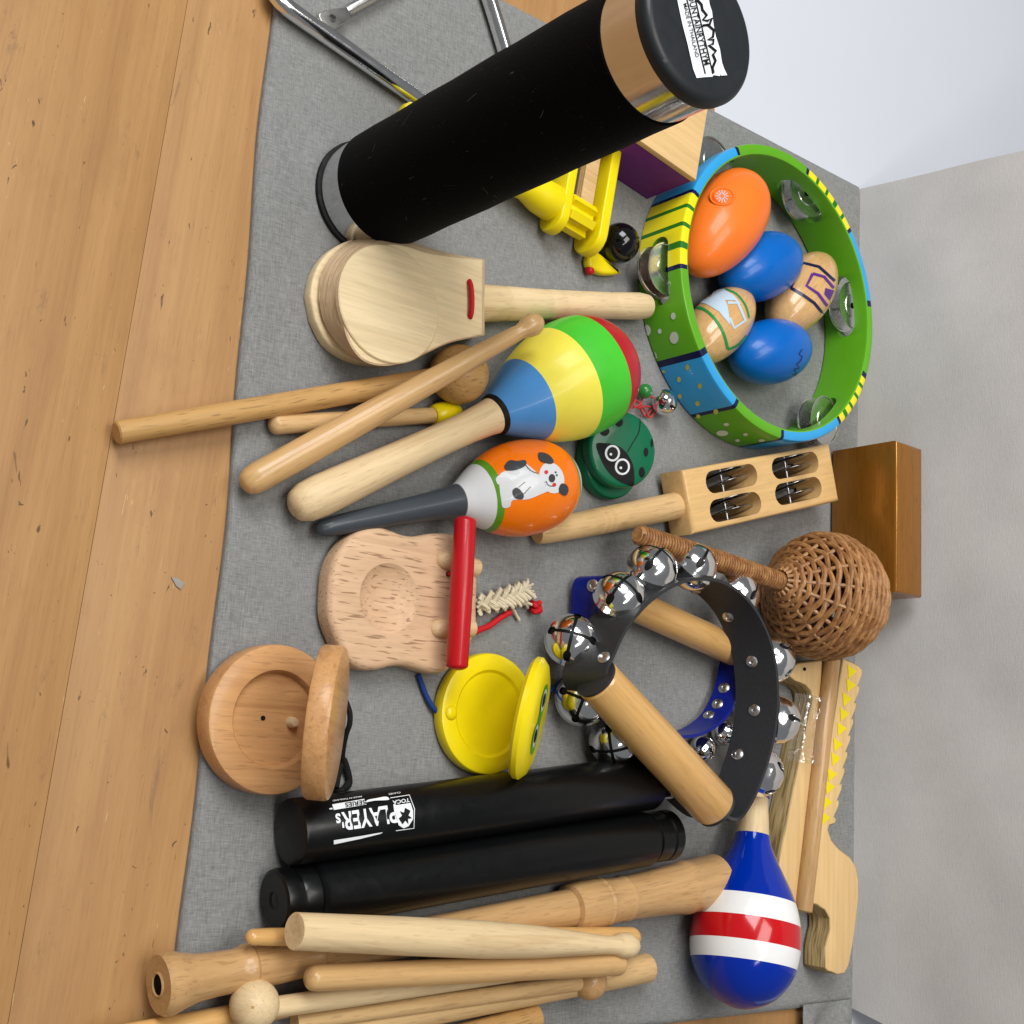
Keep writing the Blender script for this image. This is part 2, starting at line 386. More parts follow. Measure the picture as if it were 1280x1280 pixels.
def wicker():
    t = NT('wicker'); oi = t.n('ShaderNodeObjectInfo'); g = t.noise(t.coords((160, 160, 160)), 1.0, 4, .65)
    c = t.ramp(g, [(.3, srgb(104, 64, 32)), (.5, srgb(158, 108, 60)), (.72, srgb(202, 154, 98))])
    t.l(t.mix(.35, c, t.ramp(oi.outputs['Random'], [(0, srgb(110, 68, 36)), (1, srgb(190, 140, 90))])), t.b.inputs['Base Color'])
    t.b.inputs['Roughness'].default_value = .45; t.bump(g, .2, .0005); return t.m
MT['wicker'] = wicker()
def film():
    t = NT('clear_film'); gl = t.n('ShaderNodeBsdfGlossy', Roughness=.05); tp = t.n('ShaderNodeBsdfTransparent'); mx = t.n('ShaderNodeMixShader', i0=.22)
    g = t.noise(t.coords((60, 26, 40)), 1.0, 1, .4, 2.0); b = t.n('ShaderNodeBump', Strength=1.0, Distance=.006); t.l(g, b.inputs['Height']); t.l(b.outputs[0], gl.inputs['Normal'])
    t.l(tp.outputs[0], mx.inputs[1]); t.l(gl.outputs[0], mx.inputs[2]); t.l(mx.outputs[0], t.t.nodes['Material Output'].inputs[0]); return t.m
MT['film'] = film()
MT['cloth'] = cloth('grey_linen', srgb(104, 105, 103), srgb(154, 154, 152), .08); MT['hem'] = cloth('grey_hem_linen', srgb(162, 162, 162), srgb(182, 181, 180), .2); MT['panel'] = cloth('pale_grey_linen', srgb(180, 178, 175), srgb(194, 191, 188), .32)
def tabletop():
    t = NT('table_planks_wood'); base = srgb(170, 127, 79)
    g = t.noise(t.coords((2.2, 26, 26)), 1.0, 6, .62, 1.2); c = t.ramp(g, [(.28, srgb(152, 110, 67)), (.5, base), (.74, srgb(182, 140, 89))])
    g2 = t.noise(t.coords((9, 330, 60)), 1.0, 4, .65); c = t.mix(.22, c, t.ramp(g2, [(.32, srgb(152, 110, 66)), (.7, srgb(190, 148, 96))]))
    pore = t.noise(t.coords((55, 900, 90)), 1.0, 2, .5); c = t.mix(t.ramp(pore, [(.60, (0, 0, 0)), (.74, (.3, .3, .3))]), c, srgb(128, 90, 52))
    sm = t.noise(t.coords((9, 14, 14)), 1.0, 6, .72); c = t.mix(t.ramp(sm, [(.52, (0, 0, 0)), (.72, (.35, .35, .35))]), c, srgb(140, 98, 62))
    gm = t.noise(t.coords((18, 60, 30)), 1.0, 7, .8, .6); c = t.mix(t.ramp(gm, [(.60, (0, 0, 0)), (.72, (.6, .6, .6))]), c, srgb(112, 90, 66))
    for scv, th, col in (((34, 95, 50), .71, srgb(84, 56, 32)), ((60, 22, 40), .76, srgb(110, 92, 72)), ((90, 260, 80), .70, srgb(66, 44, 28)), ((150, 210, 80), .715, srgb(60, 44, 32))):
        s = t.noise(t.coords(scv), 1.0, 3, .6, .6); c = t.mix(t.ramp(s, [(th, (0, 0, 0)), (th + .03, (.8, .8, .8))]), c, col)
    for scv, th in (((45, 30, 30), .76), ((24, 300, 60), .745)):
        sw = t.noise(t.coords(scv), 1.0, 2, .5, 2.0); c = t.mix(t.ramp(sw, [(th, (0, 0, 0)), (th + .02, (.5, .5, .5))]), c, srgb(222, 190, 140))
    t.l(c, t.b.inputs['Base Color']); rr = t.n('ShaderNodeMapRange', i3=.30, i4=.62); t.l(sm, rr.inputs[0]); t.l(rr.outputs[0], t.b.inputs['Roughness']); t.b.inputs['Specular IOR Level'].default_value = .35; t.bump(g2, .2, .0006); return t.m
MT['table'] = tabletop()
def wallm():
    t = NT('white_laminate'); g = t.noise(t.coords((4, 4, 4), False), 1.0, 3); t.l(t.mix(g, srgb(200, 204, 213), srgb(208, 211, 218)), t.b.inputs['Base Color']); t.b.inputs['Roughness'].default_value = .6; return t.m
MT['wall'] = wallm()
# ------------------------------------------------------------------ the setting
TZ = -0.006
s0, s1 = P(235, 0, TZ), P(10, 1280, TZ); pd = (s1 - s0).normalized(); pn = Vector((-pd.y, pd.x, 0))
tb = bpy.data.objects.new('wooden_table', None); COL.objects.link(tb); WM[tb.name] = Matrix.Translation((0, 0, TZ)); tb.matrix_basis = WM[tb.name]; tag(tb, 'worn orange brown plank table under the grey cloth', kind='structure')
backd = (P(925, 0, TZ) - s0).dot(pn)
edges = [-.34, -.17, 0, .20]
for a, b in zip(edges[:-1], edges[1:]):
    g = .00012
    q = [s0 + pd * u + pn * v for u, v in ((-.9, a + g), (1.5, a + g), (1.5, b - g), (-.9, b - g))]
    plate('plank', [tuple(v.xy) for v in q], TZ - .028, TZ - random.uniform(0, .0003), MT['table'], tb, .0003, grain=tuple(pd.xy))
q = [s0 + pd * -.9 + pn * .2003, s0 + pd * 1.5 + pn * .2003]; e0, e1 = P(880, 0, TZ), P(1004, 1280, TZ); ed = e1 - e0
q += [e1 + ed * .5, e0 - ed * .9]
plate('plank', [tuple(v.xy) for v in q], TZ - .028, TZ, MT['table'], tb, .0003, grain=tuple(pd.xy))
fl = plate('paper_flake', pxo([(214, 721), (222, 723), (231, 729), (226, 737), (220, 732)], TZ + .0006), TZ + .0003, TZ + .0007, MT['flake'], None, .0001)
tag(fl, 'tiny grey flake lying on the bare wooden table', 'flake')
# grey linen base with soft edges
XL, XR, YF, YB = -.350, .3275, -.2005, .3705
nx, ny = 150, 120; V = []; FC = []
rng = np.random.RandomState(3); ph = rng.rand(8, 4)
def bumpz(x, y): return .0006 * math.exp(-((y - .085 - .03 * x) / .0045) ** 2) + .0005 * math.exp(-((x + .03 + .02 * y) / .005) ** 2) + .0006 * math.exp(-((y + .165 - .01 * x) / .004) ** 2) + sum(.00022 * math.sin(x * (9 + 25 * p[0]) + 6 * p[2]) * math.sin(y * (9 + 25 * p[1]) + 6 * p[3]) for p in ph)
xs = [XL - .0005, XL - .0008, XL] + [XL + .004 + (XR - XL - .008) * i / nx for i in range(nx + 1)] + [XR, XR + .0008, XR + .0005]
ys = [YF - .0005, YF - .0008, YF] + [YF + .004 + (YB - YF - .004) * i / ny for i in range(ny + 1)]
for j, y in enumerate(ys):
    for i, x in enumerate(xs):
        e = min(i, len(xs) - 1 - i, j); z = (TZ, -.0032, -.0010)[e] if e < 3 else 0.0
        wy = .0016 * math.sin(x * 13 + 1) + .0008 * math.sin(x * 41) if j < 3 else 0
        V.append((x, y + wy, z + (bumpz(x, y) if e > 2 else 0) - .0004))
n = len(xs)
for j in range(len(ys) - 1):
    for i in range(n - 1): FC.append((j * n + i, j * n + i + 1, (j + 1) * n + i + 1, (j + 1) * n + i))
tag(mk('grey_cloth', V, FC, MT['cloth'], ang=80), 'grey linen cloth surface the instruments lie on', kind='structure')
# grey panel standing behind, leaning back a little
A0 = Vector((XL + .002, YB, -.003)); d = ray(1279, 190); tt = (A0.x - CAM.x) / d.x; A1 = CAM + d * tt
lean = (A1.y - A0.y) / (A1.z - A0.z)
print('PANEL lean', lean, A1)
V = []; FC = []; nz, nx = 60, 90
H = .52
for j in range(nz + 1):
    z = -.003 + H * j / nz
    for i in range(nx + 1):
        f = i / nx; xr = XR + .004 + .16 * j / nz; x = A0.x + (xr - A0.x) * f
        wv = .0022 * math.sin(9 * x + 14 * z) * math.sin(11 * z) + .0008 * math.sin(37 * x - 23 * z) * math.sin(50 * z + 2)
        y = YB + lean * z + wv * min(1, z / .06 if z > 0 else 0); V.append((x, y, z))
for j in range(nz):
    for i in range(nx): a = j * (nx + 1) + i; FC.append((a, a + 1, a + nx + 2, a + nx + 1))
nb = len(V); off = Vector((0, .008, -.001)); V += [Vector(v) + off for v in V]; FC += [tuple(reversed([i + nb for i in f])) for f in FC]
rim = [i for i in range(nx + 1)] + [j * (nx + 1) + nx for j in range(1, nz + 1)] + [nz * (nx + 1) + i for i in range(nx - 1, -1, -1)] + [j * (nx + 1) for j in range(nz - 1, 0, -1)]
for a, b in zip(rim, rim[1:] + rim[:1]): FC.append((a, b, b + nb, a + nb))
bp = tag(mk('back_panel', V, FC, MT['panel'], ang=70), 'pale grey linen covered panel standing behind the instruments', kind='structure')
# white desk standing against the wooden table, behind the panel
g0, g1 = e0 + (e0 - e1) * .9, e1 + (e1 - e0) * .5; off = Vector((0, .0015, 0))
dk_ = plate('white_desk', [tuple((g0 + off).xy), tuple((g1 + off).xy), (g1.x + .3, 2.6), (g0.x - .8, 2.6)], TZ - .027, TZ - .0008, MT['wall'], None, .0015)
tag(dk_, 'smooth white desk top behind the wooden table and panel', kind='structure')
# crumpled cloth corner past the right end
V = []; FC = []
c0 = P(1002, 1262, TZ + .006); n = 26
for j in range(n + 1):
    for i in range(n + 1):
        u, v = i / n, j / n; b = c0 + Vector((v * .16 - .004, u * .06 - .002, 0)); e = min(u, 1 - u, v, 1 - v)
        V.append(b + Vector((0, 0, .010 * math.sin(7 * u + 5 * v + 1) * math.sin(9 * v + 2 * u) * min(1, e * 6) + .003)))
for j in range(n):
    for i in range(n): a = j * (n + 1) + i; FC.append((a, a + 1, a + n + 2, a + n + 1))
tag(mk('cloth_corner', V, FC, MT['cloth'], ang=80), 'crumpled grey cloth corner past the right end of the panel', kind='structure')
# ================================================================== the instruments
def rnd_end(s_end, r, inward, n=5, bulge=1.0):   # rounded end points of a profile: list of (s, r)
    return [(s_end + inward * (1 - math.sin(math.pi / 2 * k / n)) if False else s_end + inward * (1 - math.cos(math.pi / 2 * k / n)), r * math.sin(math.pi / 2 * k / n)) for k in range(n + 1)]
def stick(name, A, B, prof, mat, parent=None, e0=.02, e1=.02):
    """turned stick: prof of (s, r px); rounded ends of length e0/e1 (fractions)"""
    p = [(s, r) for s, r in prof]
    r0, r1 = p[0][1], p[-1][1]; out = []
    if e0: out += [(e0 * (1 - math.cos(math.pi / 2 * k / 5)), r0 * math.sin(math.pi / 2 * k / 5)) for k in range(5)]; p[0] = (e0, r0)
    if e1: p[-1] = (1 - e1, r1)
    out += p
    if e1: out += [(1 - e1 * (1 - math.cos(math.pi / 2 * k / 5)), r1 * math.sin(math.pi / 2 * k / 5)) for k in range(4, -1, -1)]
    return lathe(name, A, B, out, mat, parent, 32)
# ---- steel triangle and its beater
pts = [(585, -105), (480, -95), (390, -62), (352, -36), (343, -20), (346, -6), (357, 7), (375, 21), (460, 80), (540, 136), (612, 186), (640, 202), (657, 204), (664, 192), (660, 170), (648, 122), (634, 72), (620, 25), (606, -20), (598, -50)]
tag(tube('triangle', [P(x, y, .0056) for x, y in pts], .0054, MT['chrome'], seg=20, smooth_n=6), 'bent chrome triangle lying flat behind the standing black shaker', 'triangle')
t = thing('triangle_beater', 'small grey metal beater with flat holed end inside the chrome triangle', 'beater', P(418, 22))
o = plate('flat_eye', pxo(spl([(400, 20), (404, 13), (418, 10), (434, 9), (439, 14), (437, 24), (427, 31), (416, 37), (409, 34)], 3, True), .009), .0045, .008, MT['nickel'], t, .0006)
cc = P(415, 24, .007); cut(o, [lathe_m('c', cc - Vector((0, 0, .01)), (0, 0, 1), [(0, .0026), (.02, .0026)], MT['nickel'], seg=20)])
a, b = P(433, 14, .0062), P(530, -38, .0062); lathe_m('rod', a, b - a, [(0, .0022), (.003, .0034), ((b - a).length, .0034)], MT['nickel'], t, 20)
# ---- standing black velvet shaker
b0 = P(456, 250, 0); SR = .0343; zt = up_to(b0, 878); print('SHAKER h', zt)
t = thing('tube_shaker', 'tall black velvet covered tube shaker standing upright with steel collars', 'shaker', b0)
def ring_arc(r, z0, z1, n=5): return [(z0 + (z1 - z0) * math.sin(math.pi / 2 * k / n), r - abs(z1 - z0) * (1 - math.cos(math.pi / 2 * k / n))) for k in range(n + 1)]
lathe_m('foot_cap', b0, (0, 0, 1), [(0, SR - .001), (.001, SR + .0012), (.0035, SR + .0012), (.0045, SR - .001)], MT['black'], t, 96)
lathe_m('steel_collar', b0, (0, 0, 1), [(.0045, SR - .0012), (.0047, SR - .0004), (.0238, SR - .0004), (.024, SR - .002)], MT['collar'], t, 96).name
lathe_m('velvet_sleeve', b0, (0, 0, 1), [(.0235, SR - .001), (.0242, SR + .0006)] + [(.0242 + (zt - .0315 - .0242) * k / 12, SR + .0006 + .0002 * math.sin(k * 2.1)) for k in range(1, 13)] + [(zt - .0310, SR - .001)], MT['velvet'], t, 96)
lathe_m('steel_collar', b0, (0, 0, 1), [(zt - .0315, SR - .001), (zt - .0313, SR - .0002), (zt - .0080, SR - .0002), (zt - .0078, SR - .002)], MT['collar'], t, 96)
capo = lathe_m('top_cap', b0, (0, 0, 1), [(zt - .0079, SR - .001), (zt - .0077, SR + .0010), (zt - .0045, SR + .0012)] + [(zt - .0045 + .0043 * math.sin(math.pi / 2 * k / 5), SR + .0012 - .0043 * (1 - math.cos(math.pi / 2 * k / 5))) for k in range(1, 6)] + [(zt - .0003, SR - .007), (zt - .0003, 0)], MT['cap_black'], t, 96)
V = []; FC = []
for k in range(34):
    a_ = random.uniform(0, 6.283); z_ = random.uniform(.03, zt - .04); ln = random.uniform(.002, .009); da_ = random.uniform(-1, 1); cv = random.uniform(-.8, .8); prev = None
    for i_ in range(6):
        f_ = i_ / 5; aa = a_ + (ln * da_ * f_ + ln * cv * f_ * f_ * .5) / SR; zq = z_ + ln * f_ * math.sqrt(1 - min(.95, da_ * da_)); rq = SR + .0010; wd_ = .00013
        b_ = len(V); V += [b0 + Vector((rq * math.cos(aa), rq * math.sin(aa), zq)), b0 + Vector((rq * math.cos(aa + wd_ / SR), rq * math.sin(aa + wd_ / SR), zq + wd_))]
        if prev is not None: FC.append((prev, prev + 1, b_ + 1, b_))
        prev = b_
tag(mk('lint', V, FC, MT['lint'], t), kind='stuff')
tr = bvh(capo); Zc = zz(800, 0, 9.143)
lab = Zc([(372, -260), (430, 60), (480, 290), (540, 520), (600, 790), (640, 895), (730, 885), (820, 880), (835, 862), (905, 872), (912, 850), (920, 868), (990, 862), (955, 790), (930, 720), (905, 560), (860, 420), (835, 300), (815, 130), (790, 60), (740, -260)])
lb = decal('label', [lab], tr, MT['label_white'], t, .0004, 8)
rd = Vector((.228, .974)); uv = Vector((.974, -.228)) 
for a0, a1 in (((500, -100), (735, 850)), ((598, -100), (822, 850))): decal('label_line', stroke(Zc([a0, a1]), 1.5), tr, MT['black'], lb, .0007)
text('lettering', 'MADE IN THAILAND', Zc([(478, 45)])[0], rd, uv, 6.6, tr, MT['black'], lb, .0008, .005, 1.15)
text('lettering', 'MOUNTAINRYTHYM', Zc([(515, -120)])[0], rd, uv, 10.6, tr, MT['black'], lb, .0008, .012, 1.0)
decal('mountain_drawing', stroke(Zc([(635, 0), (690, 60), (700, 120), (750, 180), (705, 235), (760, 245), (810, 210), (780, 290), (700, 300), (760, 290), (830, 350), (820, 430), (760, 460), (830, 460), (820, 510), (770, 520), (855, 590), (820, 630), (850, 700), (815, 780), (825, 840)]), 3.2), tr, MT['black'], lb, .0008)
# ---- yellow ratchet with black ball head
A = P(500, 140, .0135); B = P(774, 304, .0135); u = (B - A); LR = u.length; u.normalize(); wv = Vector((0, 0, 1)).cross(u); wv = wv if wv.x < 0 else -wv
t = thing('ratchet', 'yellow wooden ratchet with cog and black ball head beside the shaker', 'ratchet', (A + B) / 2 * 1 - Vector((0, 0, .0135)))
def sx(x): return axpt(A, B, (x - 500) / 274.)[1] * LR
hp = [(0, 0), (.001, .006), (.004, .0088), (.012, .0095), (.022, .0075), (.035, .0066), (sx(640), .0082), (sx(652), .0095), (sx(656), .0090), (sx(672), .0120), (sx(688), .0128), (sx(692), .0122), (sx(693), .004)]
lathe_m('handle', A, u, hp, MT['yellow'], t, 40, xhint=(0, 0, 1))
def bar(x0, x1, e0, e1, hz, name='side_bar', mat='yellow'):   # stadium standing across the axis
    fr = Matrix(((wv.x, 0, u.x, A.x), (wv.y, 0, u.y, A.y), (0, 1, 0, 0), (0, 0, 0, 1)))
    st = [(x + (e0 + e1) / 2, y) for x, y in stadium(e1 - e0, hz, 10, 0, hz / 2 + .0005)]
    return plate(name, st, sx(x0), sx(x0) + x1, MT[mat], t, .0012, fr=fr)
bar(692, .0075, -.020, .085, .024); bar(735, .0080, -.022, .088, .027)
fr = Matrix(((wv.x, 0, u.x, A.x), (wv.y, 0, u.y, A.y), (0, 1, 0, 0), (0, 0, 0, 1)))
bar(699.5, sx(735) - sx(699.5), .064, .084, .022, 'end_block')
gear = []
for k in range(6):
    for da, rr in ((-.30, .0082), (-.22, .0130), (.22, .0130), (.30, .0082)):
        a_ = 2 * math.pi * (k + da * 1.0) / 6; gear.append((rr * math.cos(a_), .0135 + rr * math.sin(a_)))
plate('cog', gear, sx(703), sx(732), MT['yellow'], t, .0008, fr=fr)
for k in range(3):
    zc = .0165 + .0022 * k
    plate('tongue', [(.004, zc), (.075, zc), (.075, zc + .002), (.004, zc + .002)], sx(712), sx(727), MT['birch'], t, .0003, fr=fr, grain=(1, 0))
bc = B + u * .0 + Vector((0, 0, .0005)); rb = .0142
sph = lambda r, n=16: [(r - r * math.cos(math.pi * k / n), r * math.sin(math.pi * k / n)) for k in range(n + 1)]
lathe_m('ball_head', bc - Vector((0, 0, rb)), (0, 0, 1), sph(rb), MT['black_gloss'], t, 40)
bk = plate('beak', pxo(spl([(744, 313), (757, 322), (770, 334), (776, 341), (766, 343), (752, 342), (740, 335), (736, 328), (737, 319)], 3, True), .008), .001, .0085, MT['yellow'], t, .0025)
c = P(737, 338, .0045); lathe_m('red_dot', c - Vector((0, 0, .0034)), (0, 0, 1), sph(.0034), MT['red_bar'], t, 20)
# ---- purple wooden box behind the shaker
b2 = P(808, 249, 0); b1 = P(745, 207, 0); hz = up_to(b2, 870); e1 = (b1 - b2).normalized(); e2 = Vector((-e1.y, e1.x, 0)); e2 = e2 if e2.x < 0 else -e2
tp = b2 + Vector((0, 0, hz)); L2 = (P(906, 126, hz) - tp).dot(e2); print('PBOX', hz, L2, e1)
L2 = max(.05, min(L2, .11)); L1 = (b1 - b2).length * 1.45; ctr = b2 + e1 * L1 / 2 + e2 * L2 / 2
t = thing('wooden_box', 'purple sided box with natural wood top behind the black shaker', 'box', ctr)
fr = Matrix(((e1.x, e2.x, 0, ctr.x), (e1.y, e2.y, 0, ctr.y), (0, 0, 1, hz / 2 - .0025), (0, 0, 0, 1)))
box('body', fr, (L1, L2, hz - .005), MT['purple'], t, .0006)
fr2 = fr.copy(); fr2[2][3] = hz - .0024; box('lid', fr2, (L1 + .0006, L2 + .0006, .005), MT['ply_x'], t, .0006)
# ---- tambourine
TH, TR, TW = .042, .113, .0085
def tbox(c):
    q = [pj(Vector((c.x + TR * math.cos(a), c.y + TR * math.sin(a), TH)))[0] for a in np.linspace(0, 2 * math.pi, 90)]
    return min(p.x for p in q), max(p.x for p in q), min(p.y for p in q), max(p.y for p in q)
tc = P(970, 365, TH)
for _ in range(30):
    x0, x1, y0, y1 = tbox(tc); mpx = m_px(tc); TR *= (1 + ((552 - 179) / (y1 - y0) - 1) * .5)
    tc = tc + Vector(((365.5 - (y0 + y1) / 2) * mpx * .8, (1092 - x1) * mpx * 1.2, 0))
tc.z = 0; print('TAMB', tc, TR, tbox(tc))
t = thing('tambourine', 'green tambourine with striped and dotted rim holding shaker eggs', 'tambourine', tc)
def tang(px, py, z=TH): v = P(px, py, z) - tc; return math.degrees(math.atan2(v.y, v.x)) % 360
sep = [(922, 188), (1011, 210), (1065, 285), (1090, 380), (1080, 468), (1047, 522), (978, 543), (914, 516), (872, 445), (854, 332), (869, 240)]
segm = ['g', 'y', 'b', 'g', 'y', 'b', 'G', 'B', 'G', 'y', 'b']
sa = [tang(*p) for p in sep]; print([round(a) for a in sa])
mats = [MT['tamb_green'], MT['tamb_blue'], MT['tamb_yellow'], MT['navy'], MT['stripe_dark_green']]
def tcol(a):
    for i in range(len(sa)):
        s, e = sa[i], sa[(i + 1) % len(sa)]; w_ = (s - e) % 360; q = (s - a) % 360
        if w_ > 180: w_ = (e - s) % 360; q = (a - s) % 360
        if q <= w_:
            if q < .9 or w_ - q < .9: return 3
            k = segm[i].lower()
            if k == 'g': return 0
            if k == 'b': return 1
            return 4 if any(abs(q / w_ - c) * w_ < 1.0 for c in ((.26, .52, .78) if i == 9 else (.2, .4, .6, .8))) else 2
    return 0
ri, ro = TR - TW, TR
prof = [(ri, .001), (ri + .001, 0), (ro - .001, 0), (ro, .001), (ro, TH - .0022), (ro - .0007, TH - .0007), (ro - .0022, TH), (ri + .0015, TH), (ri + .0004, TH - .0004), (ri, TH - .0015)]
NS = 420; V = []; FC = []; FM = []
for k in range(NS):
    a = 2 * math.pi * k / NS
    for r, z in prof: V.append(tc + Vector((r * math.cos(a), r * math.sin(a), z)))
m = len(prof)
for k in range(NS):
    col = tcol((k + .5) * 360 / NS)
    for i in range(m):
        FC.append((k * m + i, k * m + (i + 1) % m, ((k + 1) % NS) * m + (i + 1) % m, ((k + 1) % NS) * m + i)); FM.append(col if 2 <= i <= 6 else 0)
ring = mk('ring', V, FC, mats, t, Matrix.Translation(tc), FM, ang=50)
ja = [tang(822, 338, .02), tang(1000, 247, .02), tang(1056, 384, .02), tang(1020, 520, .02)]
ja.append(tang(880, 196, .02)); print('jingles', [round(a) for a in ja])
cutters = []
for a in ja:
    a = math.radians(a); rad = Vector((math.cos(a), math.sin(a), 0)); tan = Vector((-rad.y, rad.x, 0)); c = tc + rad * (TR - TW / 2) + Vector((0, 0, TH * .5))
    fr = Matrix(((tan.x, 0, rad.x, c.x), (tan.y, 0, rad.y, c.y), (0, 1, 0, c.z), (0, 0, 0, 1)))
    cutters.append(plate('c', stadium(.050, .0175, 8), -.02, .02, MT['tamb_green'], None, .0, fr=fr))
cut(ring, cutters)
for a in ja:
    a = math.radians(a); rad = Vector((math.cos(a), math.sin(a), 0)); c = tc + rad * (TR - TW / 2)
    lathe_m('pin_hole', c + Vector((0, 0, .0262)), (0, 0, 1), [(0, .0024), (.0003, .0024), (.0005, .0016), (.0005, 0)], MT['hole'], t, 16)
    pin = lathe_m('pin', c + Vector((0, 0, .006)), (0, 0, 1), [(0, .0009), (TH - .012, .0009)], MT['steel'], t, 10)
    for z, up_, tl in ((.0165, -1, .10), (.0255, 1, .06)):
        nrm = (Vector((0, 0, up_)) + Vector((random.uniform(-tl, tl), random.uniform(-tl, tl), 0))).normalized()
        lathe_m('jingle', c + Vector((0, 0, z)), nrm, [(.0002, .0012), (.0003, .0080), (.0004, .0094), (-.0003, .0100), (-.0003, .0180), (.0005, .0184), (.0006, .0196), (.0010, .0196), (.0010, .0183), (.0002, .0179), (.0002, .0101), (.0008, .0095), (.0007, .0080), (.0006, .0012)], MT['jingle'], t, 40, closed_prof=True)
tr = bvh(ring)
Z3 = zz(780, 160, 3.2)
dw = [circ(*p) for p in ((835.5, 356, 3, 4), (842, 395, 3, 4.4), (808, 413, 6, 7.5), (825, 414, 2.5, 3.2), (843, 422, 5.5, 7.5), (818, 445, 2.6, 4), (908, 530, 3.5, 2), (903, 541, 7.5, 3.5), (932, 542.5, 3, 1.8), (922, 550, 3, 1.8), (952, 550, 4, 1.6))]
for q_ in dw: decal('white_dot', [q_], tr, MT['dot_white'], t, .0004)
dy = [circ(*p) for p in ((859.5, 459, 2.6, 3.6), (849, 474, 2.4, 3.6), (875, 482, 2.6, 3.4), (830, 466, 2.4, 3.4), (872, 504, 2.8, 3.2), (895, 514, 3, 3.2), (850, 495, 2.4, 3.2), (873, 520, 2.6, 2.6))]
for q_ in dy: decal('yellow_dot', [q_], tr, MT['dot_yellow'], t, .0004)
# ---- eggs in the tambourine
def egg(name, label, pa, pb, rpx, mats, blunt=.56, group=None, extra=None):
    m0 = m_px(P((pa[0] + pb[0]) / 2, (pa[1] + pb[1]) / 2, .02)); r = rpx * m0
    A = P(*pa, r); B = P(*pb, r); L = (B - A).length; pr = []
    for k in range(25):
        th = math.pi * k / 24; x = (1 - math.cos(th)) / 2
        y = math.sin(th) * (1 + (blunt - .5) * 1.6 * (x - .5) * 2 * .5); pr.append((x * L, r * y))
    pr[0] = (0, 0); pr[-1] = (L, 0)
    o = lathe_m(name, A, B - A, pr, mats, None, 48)
    return o
eg = egg('egg_shaker', '', (866, 337), (938, 226), 49, MT['orange_egg'], .64); tag(eg, 'large orange plastic egg shaker with round plug, biggest egg', 'egg shaker', 'eggs in the tambourine')
tr = bvh(eg); c, nn = hit(tr, 902.5, 245.5)
lathe_m('plug_rim', c - nn * .0030, nn, [(0, .0078), (.0024, .0094), (.0035, .0088), (.0034, .0080), (.0012, .0068)], MT['orange_egg'], eg, 32)
pl = lathe_m('plug', c - nn * .0032, nn, [(0, .0066), (.0032, .0066), (.0040, .0058), (.0041, 0)], MT['orange_egg'], eg, 32)
trp = bvh(pl); decal('plug_spokes', [q for k in range(12) for q in stroke([(902.5 + 2.5 * math.cos(k * math.pi / 6), 245.5 + 2.5 * math.sin(k * math.pi / 6)), (902.5 + 8 * math.cos(k * math.pi / 6), 245.5 + 8 * math.sin(k * math.pi / 6))], .9)], trp, MT['light_blue_ink'], pl, .0003)
eg = egg('egg_shaker', '', (908, 352), (990, 317), 41.5, MT['blue_egg'], .56); tag(eg, 'blue egg shaker touching the orange egg', 'egg shaker', 'eggs in the tambourine')
eg = egg('egg_shaker', '', (920, 448), (1003, 432), 40.5, MT['blue_egg'], .53); tag(eg, 'blue egg shaker with small dark writing, lowest egg in the photo', 'egg shaker', 'eggs in the tambourine')
tr = bvh(eg); decal('writing', stroke(Z3(spl([(712, 885), (700, 905), (712, 915), (702, 935), (690, 945), (700, 960), (680, 965), (690, 985), (672, 985)], 3)), 1.1), tr, MT['navy'], eg, .0003)
WEG = wood('egg_wood', srgb(212, 168, 112), srgb(180, 130, 78), 'Z', .25, .2, .7, .5, 90); MT['egg_wood'] = WEG
eg = egg('egg_shaker', '', (1032, 324), (972, 410), 37.5, WEG, .56); tag(eg, 'varnished wooden egg shaker with navy and purple square drawing', 'egg shaker', 'eggs in the tambourine')
tr = bvh(eg)
decal('navy_square', stroke(Z3([(667, 640), (690, 590), (716, 540), (780, 556), (842, 612)]), 3.6) + stroke(Z3([(667, 640), (715, 668), (760, 700), (800, 748)]), 3.8), tr, MT['navy'], eg)
decal('purple_square', stroke(Z3([(755, 583), (800, 596), (838, 640)]), 3.6) + stroke(Z3([(755, 583), (730, 632), (775, 662), (812, 712)]), 3.8) + [Z3([(805, 640), (840, 650), (822, 690), (800, 664)])], tr, MT['purple_ink'], eg)
eg = egg('egg_shaker', '', (932, 368), (866, 445), 36.5, WEG, .55); tag(eg, 'varnished wooden egg shaker with pale square and green lines', 'egg shaker', 'eggs in the tambourine')
tr = bvh(eg)
decal('pale_band', [Z3([(290, 695), (320, 665), (365, 647), (400, 645), (440, 672), (470, 708), (440, 690), (405, 690), (415, 720), (425, 790), (380, 735), (330, 705)])] + stroke(Z3([(415, 700), (455, 700), (485, 770), (440, 800), (422, 760)]), 3.5), tr, MT['light_blue_ink'], eg)
decal('green_lines', stroke(Z3(spl([(268, 720), (310, 722), (355, 755), (395, 815), (415, 885)], 4)), 3.6) + stroke(Z3(spl([(415, 885), (455, 868), (490, 830)], 4)), 3) + stroke(Z3(spl([(405, 645), (450, 665), (485, 710), (500, 760)], 4)), 2.4), tr, MT['green_ink'], eg)
